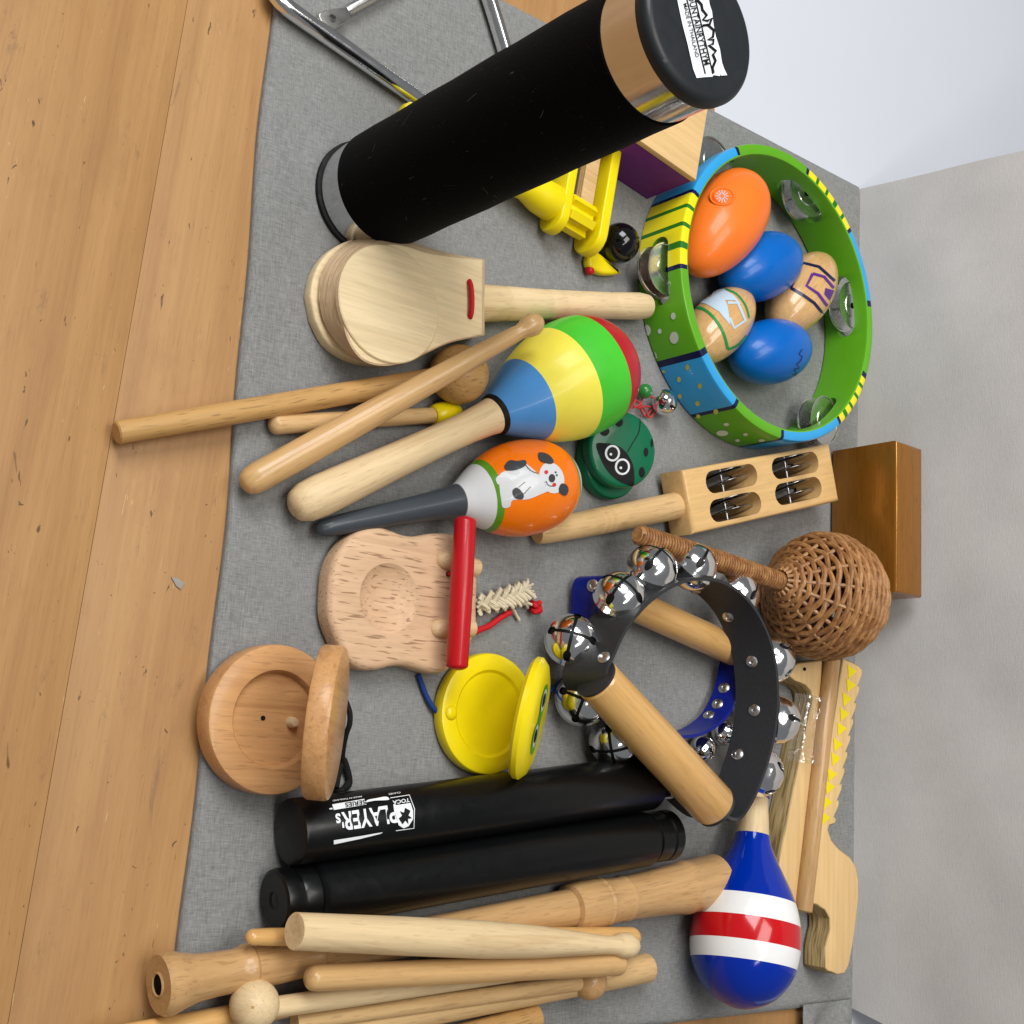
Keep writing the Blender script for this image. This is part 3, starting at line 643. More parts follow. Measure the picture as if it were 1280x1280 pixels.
# ---- pale wooden handle clapper
t = thing('handle_castanet', 'pale wooden clapper castanet on a handle with red cord loop', 'castanet', P(500, 375))
Z4 = zz(380, 280, 4.0)
ztop = .031; zb_ = .0100
Tp = [(190, 400), (208, 290), (262, 190), (340, 122), (425, 97), (520, 108), (610, 138), (740, 158), (895, 178)], [(895, 558), (740, 590), (640, 632), (530, 684), (410, 708), (310, 688), (245, 622), (204, 520), (190, 400)]
Bp = [(66, 375), (80, 255), (140, 160), (230, 92), (330, 60), (440, 60), (560, 100), (715, 152), (882, 190)], [(882, 558), (735, 594), (610, 644), (500, 692), (360, 706), (235, 668), (145, 580), (88, 480), (66, 375)]
To = [q for h in Tp for q in spl(h, 4)[:(-1 if h is Tp[1] else None)]]; Bo = [q for h in Bp for q in spl(h, 4)[:(-1 if h is Bp[1] else None)]]
tw = [P(x, y, ztop) for x, y in Z4(To)]; bw = [P(x, y, zb_) for x, y in Z4(Bo)]; n = len(tw); V = []; FC = []; FM = []
ti = offset2([tuple(v.xy) for v in tw], .0009)
rows = [[Vector((p[0], p[1], zb_)) for p in offset2([tuple(v.xy) for v in bw], .003)], [v + Vector((0, 0, .0015)) for v in bw]]
for f_ in (.25, .5, .75): rows.append([b_.lerp(t_, f_) + Vector((0, 0, .0030 * math.sin(math.pi * f_))) for b_, t_ in zip(bw, tw)])
rows += [[v - Vector((0, 0, .0008)) for v in tw], [Vector((p[0], p[1], ztop)) for p in ti]]
for r_ in rows: V += r_
for i in range(len(rows) - 1):
    for k in range(n): k2 = (k + 1) % n; FC.append((i * n + k, i * n + k2, (i + 1) * n + k2, (i + 1) * n + k)); FM.append(1)
FC.append(tuple(range(n - 1, -1, -1))); FM.append(0); FC.append(tuple(range((len(rows) - 1) * n, len(rows) * n))); FM.append(0)
o = mk('clapper', V, FC, [MT['pale_x'], MT['endgrain']], t, Rfr(sum(V, Vector()) / len(V), (0, 0, 1), (0, 1, 0)), FM, ang=40)
lowo = spl([(52, 350), (74, 240), (130, 150), (210, 92), (300, 64), (400, 62), (500, 92), (620, 128), (760, 166)], 4)[:-1] + [(760, 166), (900, 205), (902, 540)] + spl([(760, 580), (520, 690), (380, 700), (250, 670), (140, 590), (75, 470)], 4)
plate('clapper', pxo(Z4([(x - 20, y + 4) for x, y in lowo]), .0085), .0, .0085, [MT['pale_x'], MT['pale_x']], t, .0015, grain=(0, 1))
cA = P(*Z4([(424, 402)])[0], ztop); rr = .0352
lathe_m('raised_disc', cA - Vector((0, 0, .002)), (0, 0, 1), [(0, rr), (.0030, rr), (.0036, rr - .0006), (.0036, 0)], MT['pale_x'], t, 64)
A, B = P(597, 379, .0165), P(813, 383, .0125)
hp = [(-.14, 22), (.02, 23.5), (.12, 22.5), (.15, 21), (.155, 22), (.38, 19), (.40, 18.2), (.405, 19), (.465, 18.4), (.475, 17.6), (.48, 18.2), (.76, 16.8), (.78, 16), (.785, 16.8), (.93, 17), (.975, 15), (.993, 9), (1, 0)]
lathe('handle', A, B, hp, MT['pale'], t)
tube('cord', [P(587, 351, ztop - .004), P(587, 352.5, ztop + .001), P(588.8, 358, ztop + .0026), P(590, 373, ztop + .003), P(589.5, 389, ztop + .0026), P(588, 395.5, ztop + .001), P(588, 397, ztop - .004)], .0016, MT['cord_red'], t, 12, smooth_n=4)
tr = bvh(o); decal('cord_hole', [circ(587, 352, 2.6, 3), circ(588, 396, 2.6, 3)], tr, MT['hole'], t)
# ---- sticks and mallets by the front edge
t = thing('mallet', 'wooden mallet with round wooden head, handle overhanging the front edge', 'mallet', P(570, 470))
A, B = P(145, 541, .0032), P(582, 466, .0165)
lathe('handle', A, B, [(0, 12.5), (.004, 14.8), (.3, 15), (.6, 14.5), (1, 13)], MT['ramin'], t)
c = P(574, 468, .0185); lathe_m('head', c - (B - A).normalized() * .0185, B - A, sph(.0185), MT['ramin'], t, 40)
t = thing('small_mallet', 'short thin stick with yellow bead tip under the long drumstick', 'mallet', P(450, 525))
A, B = P(337, 531, .0066), P(545, 519, .0062)
stick('handle', A, B, [(0, 13), (.2, 12.5), (1, 10)], MT['birch'], t, .04, 0)
A2, B2 = P(541, 519.5, .0068), P(577, 514, .0068); lathe('tip', A2, B2, [(0, 11), (.05, 13.5), (.3, 15.5), (.55, 15.5), (.8, 12), (.95, 6), (1, 0)], MT['yellow'], t)
o = lathe('drumstick', P(302, 608, .0095), P(678, 399, .060), [(0, 0), (.003, 8), (.012, 14), (.03, 18), (.06, 19.5), (.2, 19), (.45, 17), (.7, 14), (.85, 11.5), (.90, 10.2), (.925, 9.6), (.936, 11), (.948, 13.4), (.968, 14.8), (.984, 12.5), (.995, 7), (1, 0)], MT['maple'])
tag(o, 'glossy wooden drumstick with ball tip leaning on the striped maraca', 'drumstick')
# ---- striped maraca
t = thing('maraca', 'maraca with blue, yellow, green and red bands and pale handle', 'maraca', P(720, 470))
A, B = P(364, 636, .0122), P(806, 432, .0385)
def q(x): return (x - 364) / 442.
hp = [(0, 0), (.004, 12), (.015, 20), (.04, 25.5), (.08, 27), (.15, 26), (.3, 22.5), (.42, 20.5), (.5, 20.5), (.55, 22), (q(617), 24)]
lathe('handle', A, B, hp, MT['pale'], t)
bp_ = spl([(q(619), 25), (q(630), 34), (q(644), 45), (q(660), 56), (q(678), 66), (q(698), 73), (q(718), 75.5), (q(736), 73), (q(751), 65), (q(763), 52), (q(771), 34), (q(775), 16), (q(777), 0)], 7)
bl = []
for s, r in bp_:
    x = 364 + s * 442; bl.append((s, max(r, 0), 0 if x < 657 else 1 if x < 699 else 2 if x < 735 else 3))
bl[-1] = (q(777), 0, 3)
bulb = lathe('bulb', A, B, bl, [MT['stripe_blue'], MT['stripe_yellow'], MT['stripe_green'], MT['stripe_red']], t, 64)
lathe('neck_ring', A, B, [(q(615), 22), (q(615.5), 25), (q(617), 26.2), (q(619.5), 27.2), (q(621), 26)], MT['black'], t, 48)
# ---- orange koala maraca
t = thing('maraca', 'orange maraca painted with a koala, dark grey handle', 'maraca', P(655, 607))
A, B = P(394, 662, .0075), P(718, 597, .0300)
q = lambda x: (x - 394) / 324.
lathe('handle', A, B, [(0, 0), (.006, 6), (.02, 10), (.06, 12.5), (.15, 14), (.3, 16), (.45, 18.5), (.53, 21), (q(572), 21.5), (q(573), 20)], MT['grey_handle'], t)
bp_ = spl([(q(573), 22), (q(582), 29), (q(592), 37), (q(605), 46), (q(620), 54), (q(640), 59.5), (q(660), 60), (q(680), 55.5), (q(697), 45), (q(709), 30), (q(715.5), 15), (1, 0)], 4)
bl = [(s, max(r, 0), (0 if 394 + s * 324 < 597 else 1 if 394 + s * 324 < 603 else 2 if 394 + s * 324 < 694 else 1 if 394 + s * 324 < 698 else 0)) for s, r in bp_]; bl[-1] = (1, 0, 0)
bulb = lathe('bulb', A, B, bl, [MT['white_paint'], MT['leaf_green'], MT['orange']], t, 64)
tr = bvh(bulb); Z6 = zz(560, 380, 4.267); S = lambda p, n=3: Z6(spl(p, n, True))
kb = decal('koala_drawing', [S([(280, 905), (335, 885), (400, 850), (450, 880), (490, 920), (540, 985), (480, 1020), (420, 1042), (345, 1045), (330, 1080), (292, 1085), (283, 1040), (274, 975)]), Z6(circ(552, 928, 64, 84, 28, -.35)), S([(255, 935), (275, 915), (290, 940), (270, 965)])], tr, MT['white_paint'], t, .0003)
decal('koala_dark_patches', [S([(480, 800), (500, 794), (538, 808), (562, 842), (545, 855), (508, 848), (485, 832)]), S([(602, 958), (628, 964), (640, 992), (624, 1022), (595, 1008), (588, 985)]), S([(303, 862), (330, 836), (370, 840), (410, 835), (416, 860), (380, 882), (330, 892), (305, 882)]), S([(345, 992), (370, 980), (402, 1015), (395, 1040), (360, 1036), (345, 1015)]), Z6(circ(552, 930, 17, 22)), Z6(circ(572, 899, 5)), Z6(circ(578, 914, 5))] + stroke(Z6([(410, 950), (375, 978)]), .8) + stroke(Z6([(440, 975), (400, 1015)]), .8) + stroke(Z6(spl([(520, 945), (535, 968), (560, 972)], 3)), .9) + stroke(Z6(spl([(405, 852), (440, 890), (478, 905)], 3)), .9), tr, MT['koala_grey'], kb, .0006)
decal('koala_cheeks', [Z6(circ(522, 898, 10)), Z6(circ(564, 964, 10))], tr, MT['cheek'], kb, .0007)
# ---- green ladybird castanet with bead and bell
t = thing('ladybird_castanet', 'dark green castanet painted as a ladybird beside the striped maraca', 'castanet', P(765, 572))
c = P(760, 577, .006); R = .0262
disc = lambda r, h, e=.003: [(0, 0), (0, r - e)] + [(e - e * math.cos(math.pi / 2 * k / 4), r - e + e * math.sin(math.pi / 2 * k / 4)) for k in range(1, 5)] + [(h - e + e * math.sin(math.pi / 2 * k / 4), r - e + e * math.cos(math.pi / 2 * k / 4)) for k in range(1, 5)] + [(h + .0006, r * .5), (h + .0008, 0)]
lathe_m('lower_shell', Vector((c.x, c.y, .0004)), (0, 0, 1), disc(R, .0105, .0028), MT['lady_green'], t, 56)
c2 = P(779, 562, .026); nn = Vector((.10, -.26, 1)).normalized()
up_s = lathe_m('upper_shell', c2 - nn * .0115, nn, disc(R, .0115, .0035), MT['lady_green'], t, 56)
ax = Vector((.3, 1, 0)).normalized(); mid = Vector((c.x, c.y, 0)) + Vector((0, R * .92, .011))
tr = bvh(up_s)
decal('face', [S([(790, 748), (830, 742), (880, 748), (930, 772), (970, 822), (990, 880), (990, 966), (950, 962), (900, 938), (850, 890), (812, 822)])], tr, MT['black'], t)
decal('spots', [Z6(circ(*p)) for p in ((835, 680, 25, 24), (912, 631, 21, 24), (1055, 790, 12, 24), (1033, 897, 16, 28), (1086, 742, 6, 22))] + stroke(Z6(spl([(1025, 600), (1018, 680), (985, 740), (955, 792)], 4)), 1.1), tr, MT['black'], t)
for ex, ey in ((875, 796), (928, 868)):
    e_ = decal('eye', [Z6(circ(ex, ey, 40, 44))], tr, MT['white_paint'], t, .0006)
    decal('eye_ring', [Z6(circ(ex, ey, 29, 33))], tr, MT['black'], e_, .0008)
    decal('pupil_light', [Z6(circ(ex - 10, ey + 6, 7))], tr, MT['white_paint'], e_, .0010)
c = P(806, 489, .0085); bd = lathe_m('bead', c - Vector((0, 0, .0054)), (0, 0, 1), sph(.0054), MT['green_bead'], t, 32)
tube('thread', [P(792, 508, .014), P(795, 500, .010), P(806, 512, .004), P(812, 522, .0022), P(820, 514, .004), P(826, 506, .005)], .0007, MT['thread'], t, 8, smooth_n=5)
tube('thread', [P(790, 510, .013), P(800, 506, .008), P(803, 498, .005), P(805, 489, .0056), P(814, 496, .005), P(822, 502, .006)], .0007, MT['thread'], t, 8, smooth_n=5)
tube('thread', [P(797, 510, .009), P(806, 508, .004), P(815, 510, .002), P(806, 520, .0015), P(800, 509, .006)], .0007, MT['thread'], t, 8, smooth_n=5)
# ---- bells: one shape for the big ones, cut with a cross slit
def bell_mesh(r):
    pr = []
    for k in range(29):
        th = math.pi * k / 28; rr = r * math.sin(th); z = -r * math.cos(th)
        if abs(z) < r * .06: rr *= 1.035
        z = z * (.94 if z > 0 else .98); pr.append((z, max(rr, 0)))
    pr[0] = (pr[0][0], 0); pr[-1] = (pr[-1][0], 0)
    o = lathe_m('bell_source', Vector(), (0, 0, 1), pr, MT['chrome'], None, 48, ang=60)
    cs = []
    for a in (0, math.pi / 2):
        fr = Matrix.Rotation(a, 4, 'Z') @ Matrix.Translation((0, 0, r * .75))
        cs.append(box('c', fr, (r * 1.5, r * .12, r * 1.5), MT['dark_metal'], None, 0))
        for sg in (-1, 1): cs.append(lathe_m('c', Matrix.Rotation(a, 4, 'Z') @ Vector((sg * r * .78, 0, 0)), (0, 0, 1), [(0, r * .15), (r, r * .15)], MT['dark_metal'], seg=14))
    cut(o, cs); me = o.data; bpy.data.objects.remove(o)
    i = lathe_m('inner_source', Vector(), (0, 0, 1), [(-r * .93 * math.cos(math.pi * k / 14), max(0, r * .93 * math.sin(math.pi * k / 14)) if 0 < k < 14 else 0) for k in range(15)], MT['dark_metal'], None, 28)
    im = i.data; bpy.data.objects.remove(i); return me, im
BIG = bell_mesh(.0172); SMALL = bell_mesh(.0078); MED = bell_mesh(.0096)
def bell(kind, loc, pole, parent, roll=0, mat=None):
    me, im = kind; o = bpy.data.objects.new('bell', me); fr = Rfr(loc, pole) @ Matrix.Rotation(roll, 4, 'Z'); place(o, parent, fr)
    i = bpy.data.objects.new('bell_core', im); place(i, o, fr); return o
lb_ = bpy.data.objects.get('ladybird_castanet')
bell(MED, P(831, 503, .0098), Vector((.35, .75, .5)), lb_, .4)
# ---- jingle stick
hz = up_to(P(835, 662, 0), 866); print('JSTICK h', hz)
hz += .0035; cs = [P(x, y, hz) for x, y in ((856, 586), (1040, 554.5), (1047, 626), (865, 669))]
ctr = sum(cs, Vector()) / 4; gx = ((cs[1] - cs[0]) + (cs[2] - cs[3])).normalized(); gy = Vector((-gx.y, gx.x, 0))
LX = ((cs[1] - cs[0]).length + (cs[2] - cs[3]).length) / 2; LY = (abs((cs[3] - cs[0]).dot(gy)) + abs((cs[2] - cs[1]).dot(gy))) / 2
t = thing('jingle_stick', 'wooden jingle stick with four slots of steel jingles and handle', 'jingle stick', Vector((ctr.x, ctr.y, 0)))
fr = Matrix(((gx.x, gy.x, 0, ctr.x), (gx.y, gy.y, 0, ctr.y), (0, 0, 1, hz / 2 + .00175), (0, 0, 0, 1)))
blk = box('block', fr, (LX, LY, hz - .0035), MT['block_x'], t, .003)
cutters = []; sl = []
for x, y in ((915, 598), (994.5, 581.5), (920, 633.5), (998.5, 613.5)):
    p = fr.inverted() @ P(x, y, hz); sl.append((p.x, p.y))
    cutters.append(plate('c', stadium(.058, .0165, 8, p.x, p.y), -.04, .04, MT['block_x'], None, 0, fr=fr))
cut(blk, cutters)
for x, y in sl:
    pn_ = lathe_m('pin', fr @ Vector((x - .003, y - .0105, .0045)), gy, [(0, .0009), (.021, .0009)], MT['steel'], t, 10)
    for dy, s_ in ((-.0036, -1), (.0032, 1)):
        nrm = ((gy + Vector((0, 0, -.26 + random.uniform(-.05, .05)))) * s_ + gx * random.uniform(-.05, .05)).normalized()
        lathe_m('jingle', fr @ Vector((x + random.uniform(-.001, .001), y + dy, .0035)), nrm, [(-.0002, .0012), (.0001, .0060), (.0002, .0078), (-.0001, .0090), (-.0003, .0168), (.0006, .0186), (.0010, .0186), (.0001, .0167), (.0003, .0091), (.0006, .0079), (.0005, .0060), (.0003, .0012)], MT['dark_jingle'], t, 40, closed_prof=True)
A, B = P(856, 630, hz * .52), P(671, 667, .0105)
lathe('handle', A, B, [(0, 17), (.06, 17), (.52, 17), (.525, 15.8), (.532, 17), (.56, 17), (.565, 15.8), (.572, 17), (.60, 17), (.605, 15.8), (.612, 17), (.8, 16), (.93, 15), (.985, 14), (1, 11.5)], MT['birch'], t)
# ---- brown lacquered wood block
f0 = P(1036, 745, 0); f1 = P(1046, 563, 0); hz = up_to(P(1040, 745, 0), 1124); print('BROWN', hz, f0, f1)
a = PY(1127, 553, f1.y); b = PY(1123, 740, f0.y); print(a, b)
x0, x1 = a.x, b.x; dpt = YB - .004 + lean * 0 - f0.y; print('depth', dpt)
fr = Matrix.Translation(((x0 + x1) / 2, f0.y + .0178, hz / 2 + .0003)); 
o = box('wood_block', fr, (x1 - x0, .0355, hz), MT['brownbox'], None, .0028)
tag(o, 'glossy brown lacquered wooden block standing against the back panel', 'wood block')
# ---- wicker caxixi
cB = P(1030, 745, .0); RB = 76 * m_px(P(1030, 745, .045)); cB = P(1030, 745, RB * .97)
hA = P(797, 668, .040); axd = (hA - cB).normalized(); print('CAXIXI r', RB, cB)
t = thing('wicker_rattle', 'brown woven wicker rattle with wrapped handle beside the wooden block', 'rattle', Vector((cB.x, cB.y, 0)))
fr = Rfr(cB, axd, (0, 0, 1)); NST = 16; NR = 28
def prof_r(s):                                # s from -1 (far end) to 1 (handle side)
    if s < .55: return RB * math.sqrt(max(0, 1 - (s * .985) ** 2))
    k = (s - .55) / .58; r0 = math.sqrt(1 - (.55 * .985) ** 2); return RB * (r0 + (.17 - r0) * (k ** .9))
ends = 1.13
for i in range(NST):
    a = 2 * math.pi * i / NST; pts = []
    for k in range(27):
        s = -.985 + (ends + .985) * k / 26; r = prof_r(s); pts.append(fr @ Vector((r * math.cos(a), r * math.sin(a), s * RB)))
    tube('stake', pts, .0016, MT['wicker'], t, 6)
for j in range(NR):                            # each weaver goes over one stake and under the next
    s = -.965 + (1.075 + .965) * ((j + .5) / NR); pts = []; r0 = prof_r(s); nseg = NST * 6
    amp = .0012 * min(1, r0 / RB * 1.6); par = math.pi * (j % 2); wob = random.uniform(0, 6); rw = .0022 + random.uniform(-.0003, .0003)
    for k in range(nseg):
        a = 2 * math.pi * k / nseg; r = r0 + amp * math.cos(NST * a / 2 + par)
        sz = s + .008 * math.sin(2 * a + wob) + .005 * math.sin(5 * a + wob * 2) + .004 * math.sin(9 * a + wob * 3); pts.append(fr @ Vector((r * math.cos(a), r * math.sin(a), sz * RB)))
    tube('weaver', pts, rw, MT['wicker'], t, 7, closed=True)
lathe_m('base_disc', cB - axd * RB * .985, axd, [(0, 0), (0, RB * .18), (.003, RB * .17), (.003, 0)], MT['wicker'], t, 24)
h0 = cB + axd * RB * 1.04; LH = (hA - h0).length; core = lathe_m('handle_core', h0, axd, [(-.006, .0062), (LH - .001, .0060), (LH + .0005, .005), (LH + .0005, 0)], MT['wicker'], t, 20)
pts = []; nt = 58
for k in range(nt * 12 + 1):
    a = 2 * math.pi * k / 12; f = k / (nt * 12); rr = .0060 + .0008 * math.sin(math.pi * f) + (.0010 if f < .05 else 0); ff = Rfr(h0, axd, (0, 0, 1))
    pts.append(ff @ Vector((rr * math.cos(a), rr * math.sin(a), -.004 + f * (LH + .003))))
tube('handle_wrap', pts, .00110, MT['wicker'], t, 6)
# ---- sleigh bell rings
def band(name, pts, hgt, thk, mat, parent, closed=True, n=6, hts=None):
    """leather strap standing on edge along a closed path; pts = world points at mid height"""
    q_ = [Vector(p) for p in spl(pts, n, closed)]; N = len(q_); V = []; FC = []
    ctr = sum(q_, Vector()) / N; nor = []
    for i, p in enumerate(q_):
        tg = (q_[(i + 1) % N] - q_[i - 1]) if closed else (q_[min(i + 1, N - 1)] - q_[max(i - 1, 0)])
        o_ = Vector((tg.y, -tg.x, 0)).normalized()
        if o_.dot(p - ctr) < 0: o_ = -o_
        nor.append(o_)
        for dz, dt in ((-.5, -.5), (-.42, .5), (.42, .5), (.5, -.5)) if False else ((-.5, -.5), (-.5, .5), (.5, .5), (.5, -.5)): V.append(p + Vector((0, 0, dz * hgt)) + o_ * (dt * thk) + Vector((0, 0.30 * dz * hgt, 0)))
    for i in range(N if closed else N - 1):
        j = (i + 1) % N
        for k in range(4): k2 = (k + 1) % 4; FC.append((i * 4 + k, i * 4 + k2, j * 4 + k2, j * 4 + k))
    if not closed: FC.append((0, 1, 2, 3)); FC.append(tuple((N - 1) * 4 + k for k in range(4)))
    return mk(name, V, FC, mat, parent, ang=45), q_, nor
def rivet(p, n_, parent, r=.0042, mat='nickel'):
    lathe_m('rivet', p, n_, [(0, r), (.0006, r), (.0013, r * .75), (.0015, r * .35), (.0008, r * .22), (.0008, 0)], MT[mat], parent, 20)
def sleigh(name, label, strap_px, hA, hB, hrpx, strap_mat, bells, kind, hgt, zmid, rv, hmat, hz):
    A = P(*hA, hz); B = P(*hB, hz)
    t = thing(name, label, 'sleigh bells', (A + B) / 2 - Vector((0, 0, hz)), 'sleigh bell rings')
    st, path, nor = band('strap', [tuple(P(x, y, z)) for x, y, z in strap_px], hgt, .0022, MT[strap_mat], t)
    lathe('handle', A, B, [(0, hrpx * .93), (.01, hrpx), (.5, hrpx * 1.02), (.985, hrpx), (1, hrpx * .93)], MT[hmat], t, 40)
    tree = bvh(st)
    for x, y in rv: c, n_ = hit(tree, x, y); rivet(c, n_, t)
    for (x, y, z, pole, roll) in bells: bell(kind, P(x, y, z), Vector(pole), t, roll)
    return t, A, B
# black ring
spx = [(731, 850, .040), (742, 815, .041), (762, 778, .042), (795, 745, .042), (835, 726, .042), (876, 728, .042), (912, 754, .042), (936, 798, .042), (946, 850, .042), (944, 905, .042), (932, 955, .042), (912, 1003, .042), (890, 1022, .036), (850, 990, .030), (800, 935, .030), (755, 885, .032)]
ctrb = P(845, 870, .04)
def outp(x, y, up_=.6, z=.036):
    v = P(x, y, z) - ctrb; v.z = 0; v.normalize(); return tuple(v * .8 + Vector((0, 0, up_)))
bl = [(715, 800, .026), (775, 746, .040), (815, 711, .042), (866, 708, .040), (921, 742, .036), (966, 824, .038), (972, 900, .036), (951, 966, .036), (728, 873, .020), (768, 926, .018), (835, 968, .018)]
bells = [(x, y, z, outp(x, y, random.uniform(.5, .95)), random.uniform(0, 1.5)) for x, y, z in bl]
t, A, B = sleigh('sleigh_bell_ring', 'black leather sleigh bell ring with wooden handle and large chrome bells', spx, (747, 850), (893, 1008), 29, 'leather', bells, BIG, .030, .04, [(868, 742), (910, 771), (940, 827), (943, 888), (922, 943), (755, 822)], 'pine', .046)
hd = (B - A).normalized()
for p, d_ in ((A, -hd), (B, hd)): lathe_m('end_flap', p, d_, [(.0002, .0138), (.0024, .0144), (.0030, .013), (.0030, 0)], MT['leather'], t, 32)
# blue ring underneath
spx = [(741, 722, .016), (731, 762, .014), (728, 810, .013), (738, 858, .013), (768, 898, .013), (812, 918, .013), (856, 918, .014), (890, 898, .015), (908, 866, .016), (916, 832, .016), (921, 806, .016), (880, 786, .012), (800, 748, .012)]
ctrb = P(825, 830, .015)
bl = [(905, 916, .009), (878, 936, .009), (930, 882, .010), (938, 850, .010), (838, 945, .009), (790, 925, .009)]
bells = [(x, y, z, outp(x, y, random.uniform(.3, .8), .01), random.uniform(0, 1.5)) for x, y, z in bl]
sleigh('sleigh_bell_ring', 'blue strapped sleigh bell ring with small bells under the black one', spx, (752, 738), (920, 814), 19.5, 'blue_strap', bells, MED, .019, .014, [(741, 732), (905, 860), (886, 894), (897, 880)], 'pine', .017)
# ---- beech castanet pair, opened
def opened(name, label, ctr_px, R, thick, recess, rdepth, mat, e_dir, hinge_dir, up_ang, zlow=0.0, hk=.90):
    c = P(*ctr_px, thick); c.z = zlow
    t = thing(name, label, 'castanet', c)
    e = .0022
    def prof(inv=False):
        p = [(0, 0), (0, R - e * 1.4), (e * .5, R - e * .4), (e * 1.5, R), (thick - e, R), (thick - e * .3, R - e * .3), (thick, R - e), (thick, recess + .0006), (thick - .0006, recess), (thick - rdepth, recess - .0012), (thick - rdepth - .0004, recess * .5), (thick - rdepth - .0005, 0)]
        return p
    low = lathe_m('lower_shell', c, (0, 0, 1), prof(), mat, t, 72, xhint=e_dir, ang=30)
    hd_ = Vector(hinge_dir).normalized(); hinge = c + hd_ * (R * hk) + Vector((0, 0, thick + .001))
    fwd = -hd_ * math.cos(up_ang) + Vector((0, 0, math.sin(up_ang)))     # from the hinge along the raised shell
    side = Vector((0, 0, 1)).cross(hd_); nrm = fwd.cross(side).normalized()
    if nrm.z < 0 and up_ang < math.pi / 2: nrm = -nrm                        # outer face normal
    if nrm.dot(hd_) < 0: nrm = -nrm
    c2 = hinge + fwd * (R * .97) + nrm * thick
    return t, low, c, c2, nrm, fwd, side, hinge, prof()
E_ = math.radians
t, low, c, c2, nrm, fwd, side, hinge, pr = opened('castanet', 'open brown beech castanet pair with round hollow and black elastic', (346, 899), .0402, .0165, .0258, .004, MT['beech_x'], (0, 1, 0), (.05, 1, 0), E_(52), 0.0, .68)
up = lathe_m('upper_shell', c2 - nrm * .0030, -nrm, [(d * .80, *r_) for d, *r_ in pr], MT['beech_x'], t, 72, xhint=tuple(fwd), ang=30)
tr = bvh(low); decal('hole', [circ(328.5, 897.5, 3, 3)], tr, MT['hole'], t)
pk = P(369, 903, .017); lathe_m('knock_peg', pk - Vector((0, 0, .006)), (0, 0, 1), [(0, .003), (.004, .003), (.0062, .0022), (.0068, 0)], MT['pale'], t, 16)
tube('elastic', [P(432, 876, .016), P(437, 890, .018), P(437, 905, .018), P(432, 920, .014), P(428, 945, .008), P(432, 962, .004), P(436, 975, .003), P(430, 986, .003)], .0016, MT['cord_black'], t, 10, smooth_n=5)
tube('elastic', [P(420, 985, .010), P(425, 960, .006), P(430, 950, .004), P(437, 978, .003), P(426, 988, .0025), P(415, 985, .003)], .0018, MT['cord_black'], t, 10, smooth_n=5)
# ---- yellow castanet with frog eyes
t, low, c, c2, nrm, fwd, side, hinge, pr = opened('castanet', 'open yellow castanet with green frog eyes and blue cord', (613, 892), .0372, .0105, .0262, .0014, MT['yellow'], (0, 1, 0), (.24, 1, 0), E_(43), 0.0, .84)
R = .0372
up = lathe_m('upper_shell', c2, -nrm, [(0, 0), (.0, R * .72), (.002, R * .90), (.0055, R), (.0085, R), (.0105, R - .002), (.0105, .02), (.0095, .018), (.0095, 0)], MT['yellow'], t, 72, ang=30)
side = nrm.cross(fwd).normalized(); 
if side.x < 0: side = -side
def onface(u_, v_, n_): return c2 + side * u_ + fwd * v_ + nrm * n_
def facepoly(name, polys, mat, parent, off):
    V = []; FC = []
    for poly in polys:
        b = len(V); V += [onface(x, y, off) for x, y in poly]; FC.append(tuple(range(b, len(V))))
    return mk(name, V, FC, MT[mat], parent, smooth=False)
eg_ = facepoly('frog_eye_patch', [spl([(-.021, .006), (-.017, .016), (-.008, .018), (-.002, .012), (.004, .012), (.010, .018), (.018, .016), (.022, .006), (.018, -.004), (.006, -.003), (0, -.001), (-.008, -.003), (-.017, -.004)], 4, True)], 'frog_green', t, .0004)
for x in (-.0105, .0115):
    e1_ = facepoly('eye', [circ(x, .009, .0068, .0074)], 'white_paint', t, .0007); facepoly('pupil', [circ(x, .010, .0042, .0052)], 'black', e1_, .0010)
nb_ = P(564, 891, .0105); lathe_m('knock_bump', nb_ - Vector((0, 0, .002)), (0, 0, 1), [(0, .0046), (.0022, .0045), (.0034, .0035), (.004, .0015), (.004, 0)], MT['yellow'], t, 24)
tube('cord', [P(523, 843, .003), P(526, 852, .003), P(532, 868, .003), P(541, 884, .004), P(550, 892, .004)], .0017, MT['cord_blue'], t, 10, smooth_n=5)
tube('cord', [P(672, 878, .008), P(690, 862, .004), P(712, 845, .0025), P(736, 828, .0025), P(756, 814, .003)], .0015, MT['cord_blue'], t, 10, smooth_n=5)
# ---- pale beech animal clapper
Z8 = zz(400, 640, 4.267); zt_ = .0165
ol = spl([(52, 480), (62, 335), (84, 255), (118, 192), (166, 134), (234, 92), (312, 74), (382, 92), (440, 116), (510, 127), (600, 112), (690, 112), (770, 140), (830, 200), (850, 290), (850, 400), (846, 500), (846, 600), (830, 665), (802, 730), (760, 788), (702, 838), (640, 861), (580, 853), (500, 829), (430, 819), (370, 829), (300, 844), (232, 838), (174, 808), (136, 765), (106, 700), (72, 620), (55, 550)], 3, True)
t = thing('animal_clapper', 'pale beech animal shaped clapper with red bar and braided rope tail', 'clapper', P(490, 745))
bd = plate('body', pxo(Z8(ol), zt_), 0, zt_, MT['beechpale_x'], t, .0045, grain=(0, 1), steps=5)
c = P(*Z8([(370, 460)])[0], zt_); sr = .033; r_ = .0205; dz_ = math.sqrt(sr * sr - r_ * r_)
cut(bd, [lathe_m('c', c + Vector((0, 0, dz_ - sr)), (0, 0, 1), [(sr - sr * math.cos(math.pi * k / 96), max(0, sr * math.sin(math.pi * k / 96)) if 0 < k < 48 else (0 if k == 0 else sr)) for k in range(49)], MT['beechpale_x'], seg=96)])
